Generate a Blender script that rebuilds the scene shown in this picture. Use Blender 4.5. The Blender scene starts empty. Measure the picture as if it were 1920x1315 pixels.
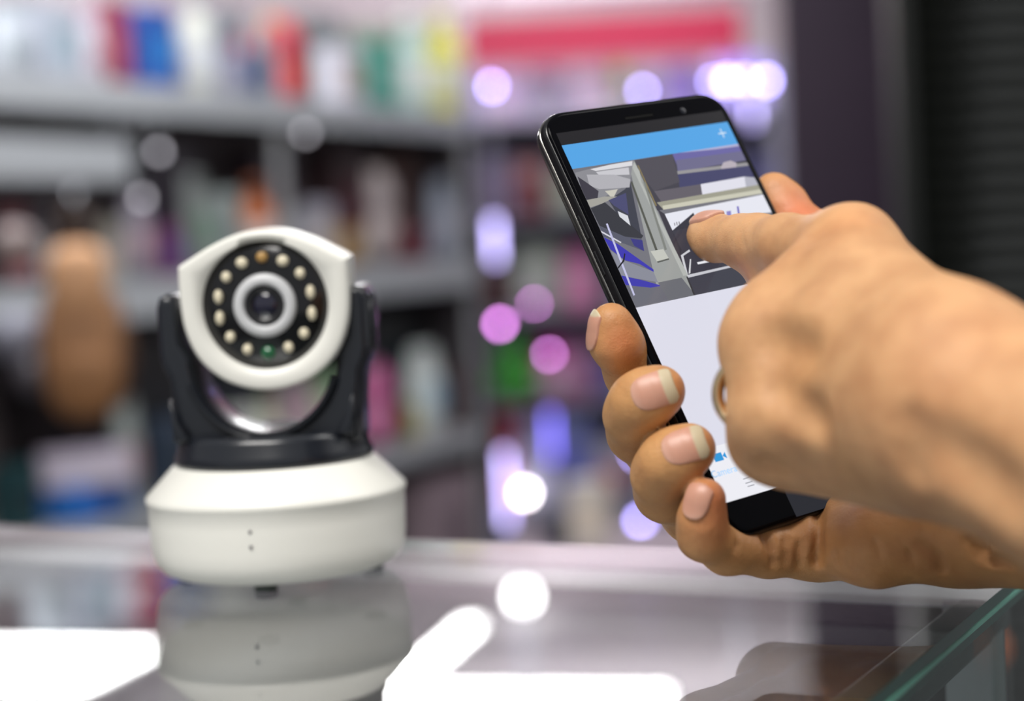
import bpy, bmesh, math, random
import numpy as np
from mathutils import Vector, Matrix, Euler

# ------------------------------------------------------------------ camera, world, light
sc = bpy.context.scene
C = sc.collection
random.seed(5)
F = 3400.0                      # focal length in pixels of a 1920 wide frame
TOPZ = 1.0                      # height of the glass counter
EYE = 0.112                    # lens height above the counter
PITCH, ROLL = math.radians(3.3), math.radians(3.0)
CAM = Vector((0, 0, TOPZ + EYE))
_r0 = Vector((1, 0, 0)); _u0 = Vector((0, math.sin(PITCH), math.cos(PITCH)))
FW = Vector((0, math.cos(PITCH), -math.sin(PITCH)))
RT = _r0 * math.cos(ROLL) + _u0 * math.sin(ROLL) * -1
UP = _r0 * math.sin(ROLL) + _u0 * math.cos(ROLL)
cd = bpy.data.cameras.new('camera'); cam = bpy.data.objects.new('camera', cd); C.objects.link(cam)
M3 = Matrix((RT, UP, -FW)).transposed()
cam.matrix_world = Matrix.Translation(CAM) @ M3.to_4x4()
cd.sensor_width = 36; cd.lens = F / 1920 * 36; cd.clip_start = .02; cd.clip_end = 60
cd.dof.use_dof = True; cd.dof.focus_distance = .525; cd.dof.aperture_fstop = cd.lens / 12.4
sc.camera = cam
sc.view_settings.view_transform = 'Standard'; sc.view_settings.look = 'None'
sc.view_settings.gamma = 1; sc.view_settings.use_curve_mapping = False
sc.view_settings.exposure = 0.0
w = bpy.data.worlds.new('shop_ambient'); sc.world = w; w.use_nodes = True
w.node_tree.nodes['Background'].inputs[0].default_value = (.95, .97, 1, 1)
w.node_tree.nodes['Background'].inputs[1].default_value = .42

def area(name, loc, tgt, sx, sy, power, col=(1, 1, 1)):
    l = bpy.data.lights.new(name, 'AREA'); l.shape = 'RECTANGLE'; l.size = sx; l.size_y = sy
    l.energy = power; l.color = col
    o = bpy.data.objects.new(name, l); C.objects.link(o); o.location = loc
    o.rotation_euler = (Vector(tgt) - Vector(loc)).to_track_quat('-Z', 'Y').to_euler()
    return o
area('ceiling_light_near', (-.35, -.35, 2.55), (.1, .5, 1), 1.2, .6, 38, (1, .97, .93))
area('ceiling_light_right', (1.5, .9, 2.55), (.1, .5, 1), .6, 1.2, 13, (1, .98, .95))
area('ceiling_light_aisle', (-.6, 3.2, 2.62), (-.6, 4.4, 1.1), 2.0, .8, 74, (.95, .98, 1))

area('cabinet_fill', (.45, 5.5, 2.45), (.35, 6.6, .9), 1.2, .3, 17, (.93, .90, 1))  # unseen fill added in front to brighten the cabinet and its goods
area('ceiling_fill', (.2, 7.3, 2.0), (.2, 7.8, 2.9), 2.4, .5, 34, (1, .96, .98))  # added uplight out of view, brightens the ceiling mirrored in the counter

def P(px, py, d):
    """point seen at photograph pixel (px, py) at distance d along the view axis"""
    return CAM + FW * d + RT * ((px - 960) / F * d) - UP * ((py - 657.5) / F * d)
def ray(px, py):
    return (P(px, py, 1.0) - CAM)
def on_z(px, py, z):
    r = ray(px, py); return CAM + r * ((z - CAM.z) / r.z)
def on_y(px, py, y):
    r = ray(px, py); return CAM + r * (y / r.y)

# ------------------------------------------------------------------ materials
MATS = {}
def lin(c): return tuple((x / 12.92 if x <= .04045 else ((x + .055) / 1.055) ** 2.4) for x in c)
def hx(s): s = s.lstrip('#'); return lin(tuple(int(s[i:i + 2], 16) / 255 for i in (0, 2, 4)))
def mat(name, col, rough=.5, metal=0, emit=0, bump=0, scale=200, coat=0, vary=0, spec=.5, trans=0):
    if name in MATS: return MATS[name]
    m = bpy.data.materials.new(name); m.use_nodes = True; nt = m.node_tree; b = nt.nodes['Principled BSDF']
    if isinstance(col, str): col = hx(col)
    b.inputs['Base Color'].default_value = (*col, 1); b.inputs['Roughness'].default_value = rough
    b.inputs['Metallic'].default_value = metal; b.inputs['Coat Weight'].default_value = coat
    b.inputs['Specular IOR Level'].default_value = spec
    b.inputs['Transmission Weight'].default_value = trans
    if emit:
        b.inputs['Emission Color'].default_value = (*col, 1); b.inputs['Emission Strength'].default_value = emit
    if bump or vary:
        tc = nt.nodes.new('ShaderNodeTexCoord'); n = nt.nodes.new('ShaderNodeTexNoise'); n.inputs['Scale'].default_value = scale
        nt.links.new(tc.outputs['Object'], n.inputs['Vector'])
        if bump:
            bp = nt.nodes.new('ShaderNodeBump'); bp.inputs['Strength'].default_value = bump; bp.inputs['Distance'].default_value = .001
            nt.links.new(n.outputs['Fac'], bp.inputs['Height']); nt.links.new(bp.outputs['Normal'], b.inputs['Normal'])
        if vary:
            mx = nt.nodes.new('ShaderNodeMixRGB'); mx.inputs[1].default_value = (*[c * (1 - vary) for c in col], 1); mx.inputs[2].default_value = (*[min(1, c * (1 + vary)) for c in col], 1)
            nt.links.new(n.outputs['Fac'], mx.inputs[0]); nt.links.new(mx.outputs[0], b.inputs['Base Color'])
    MATS[name] = m; return m
def glassy(name, tint, extra=1.0, ior=1.52, rough=0.0):
    """thin clear glass: light passes straight through, the surface mirrors by the Fresnel law"""
    if name in MATS: return MATS[name]
    m = bpy.data.materials.new(name); m.use_nodes = True; nt = m.node_tree; nt.nodes.clear()
    o = nt.nodes.new('ShaderNodeOutputMaterial'); mx = nt.nodes.new('ShaderNodeMixShader')
    tr = nt.nodes.new('ShaderNodeBsdfTransparent'); tr.inputs[0].default_value = (*tint, 1)
    gl = nt.nodes.new('ShaderNodeBsdfGlossy'); gl.inputs['Roughness'].default_value = rough
    fr = nt.nodes.new('ShaderNodeFresnel'); fr.inputs['IOR'].default_value = ior
    mu = nt.nodes.new('ShaderNodeMath'); mu.operation = 'MULTIPLY'; mu.inputs[1].default_value = extra; mu.use_clamp = True
    ge = nt.nodes.new('ShaderNodeNewGeometry'); io = nt.nodes.new('ShaderNodeMix')      # leaving the pane mirrors as much as entering it
    io.inputs[2].default_value = ior; io.inputs[3].default_value = 1 / ior
    nt.links.new(ge.outputs['Backfacing'], io.inputs[0]); nt.links.new(io.outputs[0], fr.inputs['IOR'])
    nt.links.new(fr.outputs[0], mu.inputs[0]); nt.links.new(mu.outputs[0], mx.inputs[0])
    nt.links.new(tr.outputs[0], mx.inputs[1]); nt.links.new(gl.outputs[0], mx.inputs[2]); nt.links.new(mx.outputs[0], o.inputs[0])
    MATS[name] = m; return m
def attr_mat(name, attr, rough=.4, emit=0, sss=0, bump=0, spec=.5):
    if name in MATS: return MATS[name]
    m = bpy.data.materials.new(name); m.use_nodes = True; nt = m.node_tree; b = nt.nodes['Principled BSDF']
    a = nt.nodes.new('ShaderNodeAttribute'); a.attribute_name = attr
    nt.links.new(a.outputs['Color'], b.inputs['Base Color']); b.inputs['Roughness'].default_value = rough
    b.inputs['Specular IOR Level'].default_value = spec
    if emit:
        nt.links.new(a.outputs['Color'], b.inputs['Emission Color']); b.inputs['Emission Strength'].default_value = emit
        for l_ in list(b.inputs['Base Color'].links): nt.links.remove(l_)
        b.inputs['Base Color'].default_value = (.004, .004, .005, 1)
    if sss:
        b.inputs['Subsurface Weight'].default_value = sss; b.inputs['Subsurface Radius'].default_value = (1, .35, .18); b.inputs['Subsurface Scale'].default_value = .004
    if bump:
        tc = nt.nodes.new('ShaderNodeTexCoord')
        v = nt.nodes.new('ShaderNodeTexVoronoi'); v.inputs['Scale'].default_value = 1500; v.feature = 'DISTANCE_TO_EDGE'
        n = nt.nodes.new('ShaderNodeTexNoise'); n.inputs['Scale'].default_value = 220; n.inputs['Detail'].default_value = 6
        wv = nt.nodes.new('ShaderNodeTexNoise'); wv.inputs['Scale'].default_value = 95; wv.inputs['Detail'].default_value = 4
        for q in (v, n, wv): nt.links.new(tc.outputs['Object'], q.inputs['Vector'])
        ad = nt.nodes.new('ShaderNodeMath'); ad.operation = 'MULTIPLY_ADD'; ad.inputs[1].default_value = .25
        nt.links.new(v.outputs['Distance'], ad.inputs[0]); nt.links.new(n.outputs['Fac'], ad.inputs[2])
        bp = nt.nodes.new('ShaderNodeBump'); bp.inputs['Strength'].default_value = bump; bp.inputs['Distance'].default_value = .0010
        nt.links.new(ad.outputs[0], bp.inputs['Height']); nt.links.new(bp.outputs['Normal'], b.inputs['Normal'])
        mx = nt.nodes.new('ShaderNodeMixRGB'); mx.blend_type = 'MULTIPLY'; mx.inputs[0].default_value = .5
        cr = nt.nodes.new('ShaderNodeValToRGB'); cr.color_ramp.elements[0].color = (.60, .47, .42, 1); cr.color_ramp.elements[0].position = .28
        cr.color_ramp.elements[1].color = (1, 1, 1, 1); cr.color_ramp.elements[1].position = .62
        nt.links.new(wv.outputs['Fac'], cr.inputs[0]); nt.links.new(a.outputs['Color'], mx.inputs[1]); nt.links.new(cr.outputs[0], mx.inputs[2])
        nt.links.new(mx.outputs[0], b.inputs['Base Color'])
    MATS[name] = m; return m

# ------------------------------------------------------------------ object helpers
def tag(o, label, cat, group=None, kind=None):
    if label: o['label'] = label
    if cat: o['category'] = cat
    if group: o['group'] = group
    if kind: o['kind'] = kind
    return o
def thing(name, label, cat, loc=(0, 0, 0), rotz=0, group=None, mw=None):
    o = bpy.data.objects.new(name, None); C.objects.link(o); o.empty_display_size = .02
    if mw is not None: o.matrix_world = mw
    else: o.location = loc; o.rotation_euler = (0, 0, rotz)
    return tag(o, label, cat, group)
def obj(name, bm, m, parent=None, smooth=False, label=None):
    me = bpy.data.meshes.new(name)
    if isinstance(bm, bmesh.types.BMesh): bm.normal_update(); bm.to_mesh(me); bm.free()
    else: me = bm
    for q in (m if isinstance(m, (list, tuple)) else [m]): me.materials.append(q)
    if smooth:
        for p in me.polygons: p.use_smooth = True
    o = bpy.data.objects.new(name, me); C.objects.link(o); o.parent = parent
    if label: o['label'] = label
    return o
def struct(name, bm, m, label, parent=None, smooth=False):
    o = obj(name, bm, m, parent, smooth); 
    if not parent: o['kind'] = 'structure'; o['label'] = label; o['category'] = name.split('_')[0]
    return o
def bx(bm, x0, x1, y0, y1, z0, z1, bev=0, seg=2, mi=0):
    t = bmesh.new(); bmesh.ops.create_cube(t, size=1)
    for v in t.verts: v.co = Vector(((x0 + x1) / 2 + v.co.x * (x1 - x0), (y0 + y1) / 2 + v.co.y * (y1 - y0), (z0 + z1) / 2 + v.co.z * (z1 - z0)))
    if bev: bmesh.ops.bevel(t, geom=t.edges[:], offset=bev, segments=seg, profile=.5, affect='EDGES')
    add(bm, t, mi); return bm
def add(bm, t, mi=0, mw=None):
    if mw is not None: t.transform(mw)
    vs = [bm.verts.new(v.co) for v in t.verts]; t.verts.index_update()
    for f in t.faces:
        try:
            g = bm.faces.new([vs[v.index] for v in f.verts]); g.material_index = mi; g.smooth = f.smooth
        except ValueError: pass
    t.free(); return bm
def lathe(bm, prof, n=48, cx=0, cy=0, mi=0, smooth=True):
    rings = []
    for r, z in prof:
        if r < 1e-6: rings.append([bm.verts.new((cx, cy, z))])
        else: rings.append([bm.verts.new((cx + r * math.cos(2 * math.pi * k / n), cy + r * math.sin(2 * math.pi * k / n), z)) for k in range(n)])
    for a, b in zip(rings, rings[1:]):
        for k in range(n):
            k2 = (k + 1) % n
            if len(a) == 1 and len(b) == 1: continue
            if len(a) == 1: f = bm.faces.new((a[0], b[k2], b[k]))
            elif len(b) == 1: f = bm.faces.new((a[k], a[k2], b[0]))
            else: f = bm.faces.new((a[k], a[k2], b[k2], b[k]))
            f.smooth = smooth; f.material_index = mi
    bmesh.ops.recalc_face_normals(bm, faces=bm.faces[:])
    return bm
def prism(pts, y0, y1, bev=0, seg=2):
    """outline in the x-z plane pushed from y0 to y1"""
    bm = bmesh.new(); a = [bm.verts.new((x, y0, z)) for x, z in pts]; b = [bm.verts.new((x, y1, z)) for x, z in pts]
    fa = bm.faces.new(a); fb = bm.faces.new(b[::-1]); n = len(pts)
    for i in range(n): bm.faces.new((a[i], b[i], b[(i + 1) % n], a[(i + 1) % n]))
    bmesh.ops.recalc_face_normals(bm, faces=bm.faces[:])
    if bev:
        es = [e for e in bm.edges if abs(e.verts[0].co.y - e.verts[1].co.y) < 1e-9]
        bmesh.ops.bevel(bm, geom=es, offset=bev, segments=seg, profile=.5, affect='EDGES')
    for f in bm.faces: f.smooth = len(f.verts) == 4
    return bm
def tube(bm, pts, r, n=10, mi=0):
    pts = [Vector(p) for p in pts]; rings = []
    for i, p in enumerate(pts):
        d = (pts[min(i + 1, len(pts) - 1)] - pts[max(i - 1, 0)]).normalized()
        a = d.orthogonal().normalized(); b = d.cross(a)
        rr = r[i] if isinstance(r, (list, tuple)) else r
        rings.append([bm.verts.new(p + a * rr * math.cos(2 * math.pi * k / n) + b * rr * math.sin(2 * math.pi * k / n)) for k in range(n)])
    for u, v in zip(rings, rings[1:]):
        for k in range(n):
            f = bm.faces.new((u[k], u[(k + 1) % n], v[(k + 1) % n], v[k])); f.smooth = True; f.material_index = mi
    bm.faces.new(rings[0][::-1]); bm.faces.new(rings[-1])
    return bm

# ================================================================== hands: signed distance shapes meshed into one skin
def V(p): return np.array(p, dtype=np.float32)
class Cone:
    def __init__(s, a, b, ra, rb): s.a, s.b, s.ra, s.rb = V(a), V(b), ra, rb
    def box(s, m):
        return np.minimum(s.a - s.ra, s.b - s.rb) - m, np.maximum(s.a + s.ra, s.b + s.rb) + m
    def d(s, X, Y, Z):
        ab = s.b - s.a; L = float(ab @ ab) + 1e-12
        x, y, z = X - s.a[0], Y - s.a[1], Z - s.a[2]
        t = np.clip((x * ab[0] + y * ab[1] + z * ab[2]) / L, 0, 1)
        return np.sqrt((x - t * ab[0]) ** 2 + (y - t * ab[1]) ** 2 + (z - t * ab[2]) ** 2) - (s.ra + (s.rb - s.ra) * t)
class Ell:
    def __init__(s, c, ax, r):      # ax: three unit vectors, r: radii
        s.c, s.ax, s.r = V(c), [V(a) for a in ax], r
    def box(s, m): R = max(s.r); return s.c - R - m, s.c + R + m
    def d(s, X, Y, Z):
        x, y, z = X - s.c[0], Y - s.c[1], Z - s.c[2]; q = [x * a[0] + y * a[1] + z * a[2] for a in s.ax]
        k0 = np.sqrt(sum((u / r) ** 2 for u, r in zip(q, s.r))); k1 = np.sqrt(sum((u / (r * r)) ** 2 for u, r in zip(q, s.r))) + 1e-9
        return k0 * (k0 - 1) / k1
def smin(a, b, k):
    h = np.maximum(k - np.abs(a - b), 0) / k
    return np.minimum(a, b) - h * h * k * .25
class Field:
    def __init__(s, lo, hi, h):
        s.lo, s.h = V(lo), h; s.n = np.ceil((V(hi) - V(lo)) / h).astype(int) + 1
        s.F = np.full(s.n, .05, np.float32)
    def sub(s, lo, hi):
        i0 = np.clip(np.floor((lo - s.lo) / s.h).astype(int), 0, s.n - 1); i1 = np.clip(np.ceil((hi - s.lo) / s.h).astype(int) + 1, 1, s.n)
        return i0, i1
    def coords(s, i0, i1):
        return np.meshgrid(*[(s.lo[a] + s.h * np.arange(i0[a], i1[a])).astype(np.float32) for a in range(3)], indexing='ij', sparse=True)
    def add(s, prims, k, kin=.004, mode='add'):
        """prims are first blended with each other (kin), then with the field (k)"""
        los, his = zip(*[p.box(max(k, kin) + .004) for p in prims]); lo, hi = np.min(los, 0), np.max(his, 0)
        i0, i1 = s.sub(lo, hi)
        if (i1 <= i0).any(): return
        X, Y, Z = s.coords(i0, i1); G = None
        for p in prims:
            d = p.d(X, Y, Z); G = d if G is None else smin(G, d, kin)
        sl = tuple(slice(a, b) for a, b in zip(i0, i1))
        if mode == 'add': s.F[sl] = smin(s.F[sl], G, k)
        else: s.F[sl] = -smin(-s.F[sl], G, k)
def surface_nets(Fd, lo, h):
    ins = Fd < 0; n = Fd.shape
    c = np.zeros((n[0] - 1, n[1] - 1, n[2] - 1), np.int8)
    for i in (0, 1):
        for j in (0, 1):
            for k in (0, 1): c += ins[i:n[0] - 1 + i, j:n[1] - 1 + j, k:n[2] - 1 + k]
    act = np.argwhere((c > 0) & (c < 8)); idx = -np.ones(c.shape, np.int64); idx[tuple(act.T)] = np.arange(len(act))
    acc = np.zeros((len(act), 3)); cnt = np.zeros(len(act))
    cor = [(i, j, k) for i in (0, 1) for j in (0, 1) for k in (0, 1)]
    for a in cor:
        for ax in range(3):
            if a[ax]: continue
            b = list(a); b[ax] = 1
            fa = Fd[act[:, 0] + a[0], act[:, 1] + a[1], act[:, 2] + a[2]]; fb = Fd[act[:, 0] + b[0], act[:, 1] + b[1], act[:, 2] + b[2]]
            m = (fa < 0) != (fb < 0); t = np.where(m, fa / np.where(m, fa - fb, 1), 0)
            p = np.tile(np.array(a, float), (len(act), 1)); p[:, ax] = t
            acc[m] += p[m]; cnt[m] += 1
    vs = (act + acc / cnt[:, None]) * h + lo
    quads = []
    for ax in range(3):
        u, v = [(1, 2), (2, 0), (0, 1)][ax]
        s1 = [slice(None)] * 3; s2 = [slice(None)] * 3; s1[ax] = slice(0, -1); s2[ax] = slice(1, None)
        A, B = ins[tuple(s1)], ins[tuple(s2)]
        e = np.argwhere(A != B); e = e[(e[:, u] > 0) & (e[:, v] > 0) & (e[:, u] < n[u] - 1) & (e[:, v] < n[v] - 1)]
        if not len(e): continue
        fl = A[tuple(e.T)]
        def cell(du, dv):
            q = e.copy(); q[:, u] -= du; q[:, v] -= dv; return idx[tuple(q.T)]
        q = np.stack([cell(1, 1), cell(0, 1), cell(0, 0), cell(1, 0)], 1)
        q[~fl] = q[~fl][:, ::-1]; quads.append(q)
    return vs, np.concatenate(quads)
def mesh_np(name, vs, q):
    me = bpy.data.meshes.new(name); me.vertices.add(len(vs)); me.vertices.foreach_set('co', vs.astype(np.float32).ravel())
    me.loops.add(q.size); me.loops.foreach_set('vertex_index', q.astype(np.int32).ravel())
    me.polygons.add(len(q)); me.polygons.foreach_set('loop_start', np.arange(0, q.size, 4, dtype=np.int32))
    me.polygons.foreach_set('loop_total', np.full(len(q), 4, np.int32)); me.polygons.foreach_set('use_smooth', np.ones(len(q), bool))
    me.update(calc_edges=True); me.validate(); return me
def relax(vs, q, it, lam=.5):
    for _ in range(it):
        acc = np.zeros_like(vs); cnt = np.zeros(len(vs))
        for a, b in ((0, 1), (1, 2), (2, 3), (3, 0)):
            for c in range(3):
                acc[:, c] += np.bincount(q[:, a], vs[q[:, b], c], len(vs)) + np.bincount(q[:, b], vs[q[:, a], c], len(vs))
            cnt += np.bincount(q[:, a], minlength=len(vs)) + np.bincount(q[:, b], minlength=len(vs))
        vs = vs + lam * (acc / np.maximum(cnt, 1)[:, None] - vs)
    return vs
def paint(me, vs, base, spots):
    col = np.tile(np.array(base), (len(vs), 1))
    for c, r, cc, s in spots:
        d = np.linalg.norm(vs - np.array(c), axis=1); wgt = (s * np.exp(-(d / r) ** 2))[:, None]
        col = col * (1 - wgt) + np.array(cc) * wgt
    at = me.color_attributes.new('tint', 'FLOAT_COLOR', 'POINT')
    at.data.foreach_set('color', np.c_[col, np.ones(len(vs))].astype(np.float32).ravel())
def nail(parent, seg, extra, c, t, n, ln, wd, edge=.22, name='fingernail'):
    """a thin plate following the fingertip: c centre on the dorsal side, t towards the tip, n outwards"""
    t = Vector(t).normalized(); n = Vector(n); n = (n - t * n.dot(t)).normalized(); s = t.cross(n); h = .00028
    R = max(ln, wd) * .5 + .003; lo = V(c) - R; k = int(2 * R / h) + 1
    ax = [(lo[a] + h * np.arange(k)).astype(np.float32) for a in range(3)]; X, Y, Z = np.meshgrid(*ax, indexing='ij', sparse=True)
    G = None
    for p in seg:
        d = p.d(X, Y, Z); G = d if G is None else smin(G, d, .004)
    x, y, z = X - c[0], Y - c[1], Z - c[2]
    tt = x * t.x + y * t.y + z * t.z; ss = x * s.x + y * s.y + z * s.z; nn = x * n.x + y * n.y + z * n.z
    ex_ = np.where(tt > 0, 9.0, 2.6); out = (np.abs(tt / (ln * .5)) ** ex_ + np.abs(ss / (wd * .5)) ** ex_) ** (1 / ex_) - 1
    # the free edge is cut straighter than the cuticle
    D = np.maximum(np.maximum(G - .00055, -(G + .0009)), np.maximum(out * wd * .5, -nn - .0030))
    vs, q = surface_nets(D, lo, h); vs = relax(vs, q, 4)
    me = mesh_np('fingernail', vs, q)
    rel = (vs - np.array(c)) @ np.array(t)
    f = np.clip((rel - ln * (.5 - edge)) / (.0005), 0, 1)[:, None]
    lun = np.clip((-rel - ln * .28) / .0015, 0, 1)[:, None] * .35
    pink, white = np.array(hx('#c4907a')), np.array(hx('#c4b698'))
    col = pink * (1 - f) + white * f; col = col * (1 - lun) + np.array(hx('#cfa592')) * lun
    at = me.color_attributes.new('tint', 'FLOAT_COLOR', 'POINT'); at.data.foreach_set('color', np.c_[col, np.ones(len(vs))].astype(np.float32).ravel())
    return obj(name, me, attr_mat('nail_plate', 'tint', .38, sss=.1), parent)
def chain(pts, kr=None):
    """pts: (px, py, depth, radius in metres) -> tapered segments"""
    q = [(P(a, b, d), r) for a, b, d, r in pts]
    return [Cone(a[0], b[0], a[1], b[1]) for a, b in zip(q, q[1:])]
def make_hand(name, label, lo, hi, h, steps, carve, base, spots, bump, sm=2):
    f = Field(lo, hi, h)
    for prims, k, kin in steps: f.add(prims, k, kin)
    def skin_depth(px, py, d=.36):
        while d < .7:
            g = (np.array(P(px, py, d)) - f.lo) / h
            i = np.round(g).astype(int)
            if (i >= 0).all() and (i < f.n).all() and f.F[tuple(i)] < 0: break
            d += .0004
        else: return None
        return d
    for item in carve:
        pts, r = item[:2]; off, kk = item[2:] if len(item) > 2 else (r * .35, r * 1.6)
        ps = []; last = None
        for i in range(len(pts) - 1):
            for t in np.linspace(0, 1, 8)[:-1]:
                x, y = pts[i][0] + (pts[i + 1][0] - pts[i][0]) * t, pts[i][1] + (pts[i + 1][1] - pts[i][1]) * t
                d = skin_depth(x, y)
                if d is None or (last and abs(d - last) > .003): continue
                last = d; ps.append(P(x, y, d - off))
        cs = [Cone(a, b, r, r) for a, b in zip(ps, ps[1:]) if (a - b).length < .01]
        if cs: f.add(cs, kk, .001, 'cut')
    f.F[0] = f.F[-1] = .01; f.F[:, 0] = f.F[:, -1] = .01; f.F[:, :, 0] = f.F[:, :, -1] = .01
    vs, q = surface_nets(f.F, f.lo, h); vs = relax(vs, q, sm)
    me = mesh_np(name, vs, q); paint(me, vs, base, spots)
    o = obj(name, me, attr_mat('skin_' + name, 'tint', .47, sss=.12, bump=bump, spec=.4))
    return tag(o, label, 'hand')
#HANDS_HERE
# ================================================================== smartphone
PR = Matrix(((0.81682, 0.38028, -0.4338), (-0.17696, 0.88089, 0.43901), (0.54908, -0.28183, 0.78682)))
PT = Vector((0.01461, -0.06047, 0.53461))
def cw(v): return RT * v.x - UP * v.y + FW * v.z            # camera axes (x right, y down, z ahead) to world
px_ = cw(PR @ Vector((1, 0, 0))); py_ = -cw(PR @ Vector((0, 1, 0))); pn_ = px_.cross(py_)
PHM = Matrix((px_, py_, pn_)).transposed().to_4x4(); PHM.translation = CAM + cw(PT)
PHI = PHM.inverted()
def S(px, py):
    """pixel on the screen -> phone coordinates"""
    r = ray(px, py); t = (PHM.translation - CAM).dot(pn_) / r.dot(pn_); q = PHI @ (CAM + r * t); return (q.x, q.y)
def PH(x, y, z): return PHM @ Vector((x, y, z))
phone = thing('smartphone', 'black glass smartphone held upright, its screen showing a live camera picture', 'phone', mw=PHM)
XL, XR, YT, YB, TH = -.0030, .0680, .0118, -.1272, .0078
def rrect(x0, x1, y0, y1, r, n=10):
    o = []
    for cx, cy, a0 in ((x1 - r, y1 - r, 0), (x0 + r, y1 - r, 90), (x0 + r, y0 + r, 180), (x1 - r, y0 + r, 270)):
        for k in range(n + 1):
            a = math.radians(a0 + 90 * k / n); o.append((cx + r * math.cos(a), cy + r * math.sin(a)))
    return o
def slab(x0, x1, y0, y1, r, prof, n=10):
    """rounded rectangle swept through (inset, z) rings, capped"""
    bm = bmesh.new(); rings = []
    for ins, z in prof:
        rings.append([bm.verts.new((x, y, z)) for x, y in rrect(x0 + ins, x1 - ins, y0 + ins, y1 - ins, r - ins, n)])
    for a, b in zip(rings, rings[1:]):
        for k in range(len(a)):
            f = bm.faces.new((a[k], a[(k + 1) % len(a)], b[(k + 1) % len(a)], b[k])); f.smooth = True
    bm.faces.new(rings[0]); bm.faces.new(rings[-1])
    bmesh.ops.recalc_face_normals(bm, faces=bm.faces[:]); return bm
m_black = mat('phone_black_metal', (.006, .006, .007), .2, 0, spec=.5)
m_blackg = mat('phone_black_glass', (.002, .002, .003), .08, spec=.06)
m_rim = mat('phone_polished_rim', (.30, .29, .27), .16, 1)
obj('phone_frame', slab(XL, XR, YB, YT, .0085, [(.0012, -.0078), (.0004, -.0072), (0, -.006), (0, -.0020), (.0003, -.0013), (.0006, -.0010)]), m_black, phone)
obj('polished_rim', slab(XL, XR, YB, YT, .0085, [(.0002, -.0049), (-.00025, -.0047), (-.00032, -.0044), (-.00025, -.0041), (.0002, -.0039)]), m_rim, phone, label='bright polished line around the dark frame')
obj('front_glass', slab(XL, XR, YB, YT, .0085, [(.0006, -.0010), (.0006, -.0006), (.0011, -.0002), (.0019, 0)]), m_blackg, phone)
bm = bmesh.new()
for k in range(2): bx(bm, XL - .0004, XL + .001, -.030 - k * .012, -.022 - k * .012, -.0034, -.0024, .0003)
obj('volume_button', bm, m_black, phone)
bm = bmesh.new(); bx(bm, .027, .038, .0055, .0065, -.0001, .00005, .0002); obj('earpiece', bm, mat('earpiece_mesh', (.004, .004, .004), .7, spec=.1), phone)
bm = bmesh.new(); lathe(bm, [(0, .00002), (.0009, .00002), (.0011, 0)], 20, .050, .006); obj('selfie_camera', bm, mat('tiny_lens', (.004, .005, .01), .2, spec=.2), phone)
m_scr = attr_mat('screen_light', 'tint', .12, emit=.93, spec=.25)
def flat(name, polys, z, parent=phone, label=None):
    bm = bmesh.new(); cl = bm.loops.layers.float_color.new('tint')
    for i, (pts, c) in enumerate(polys):
        c = hx(c) if isinstance(c, str) else c
        vs = [bm.verts.new((x, y, z + i * .0000022)) for x, y in pts]
        try: f = bm.faces.new(vs)
        except ValueError: continue
        f.normal_update()
        if f.normal.z < 0: f.normal_flip()
        for l in f.loops: l[cl] = (*c, 1)
    return obj(name, bm, m_scr, parent, label=label)
W_ = .065
def q(pts): return [S(*p) for p in pts]
yb = S(1189, 578)[1]; yh = (S(1072, 319)[1] + S(1386, 268)[1]) / 2
rc = lambda x0, x1, y0, y1: [(x0, y0), (x1, y0), (x1, y1), (x0, y1)]
flat('status_bar', [(rc(0, W_, 0, .0042), '#1b191c')], .00001)
flat('blue_header', [(rc(0, W_, yh, 0), '#55a9ec')], .00001, label='flat sky blue bar with a white plus sign')
pl = S(1354, 250); 
flat('plus_sign', [(rc(pl[0] - .0016, pl[0] + .0016, pl[1] - .0002, pl[1] + .0002), '#dff1ff'), (rc(pl[0] - .0002, pl[0] + .0002, pl[1] - .0016, pl[1] + .0016), '#dff1ff')], .00003)
flat('white_page', [(rc(0, W_, -.1166, yb), '#e4e4f2')], .00001)
flat('tab_strip', [(rc(0, W_, -.1166, S(1330, 840)[1]), '#f4f4fb')], .00002)
def Z1(x, y): return (980 + x / 2.923, 150 + y / 2.923)
def zq(*p): return [S(*Z1(a, b)) for a, b in p]
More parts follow.
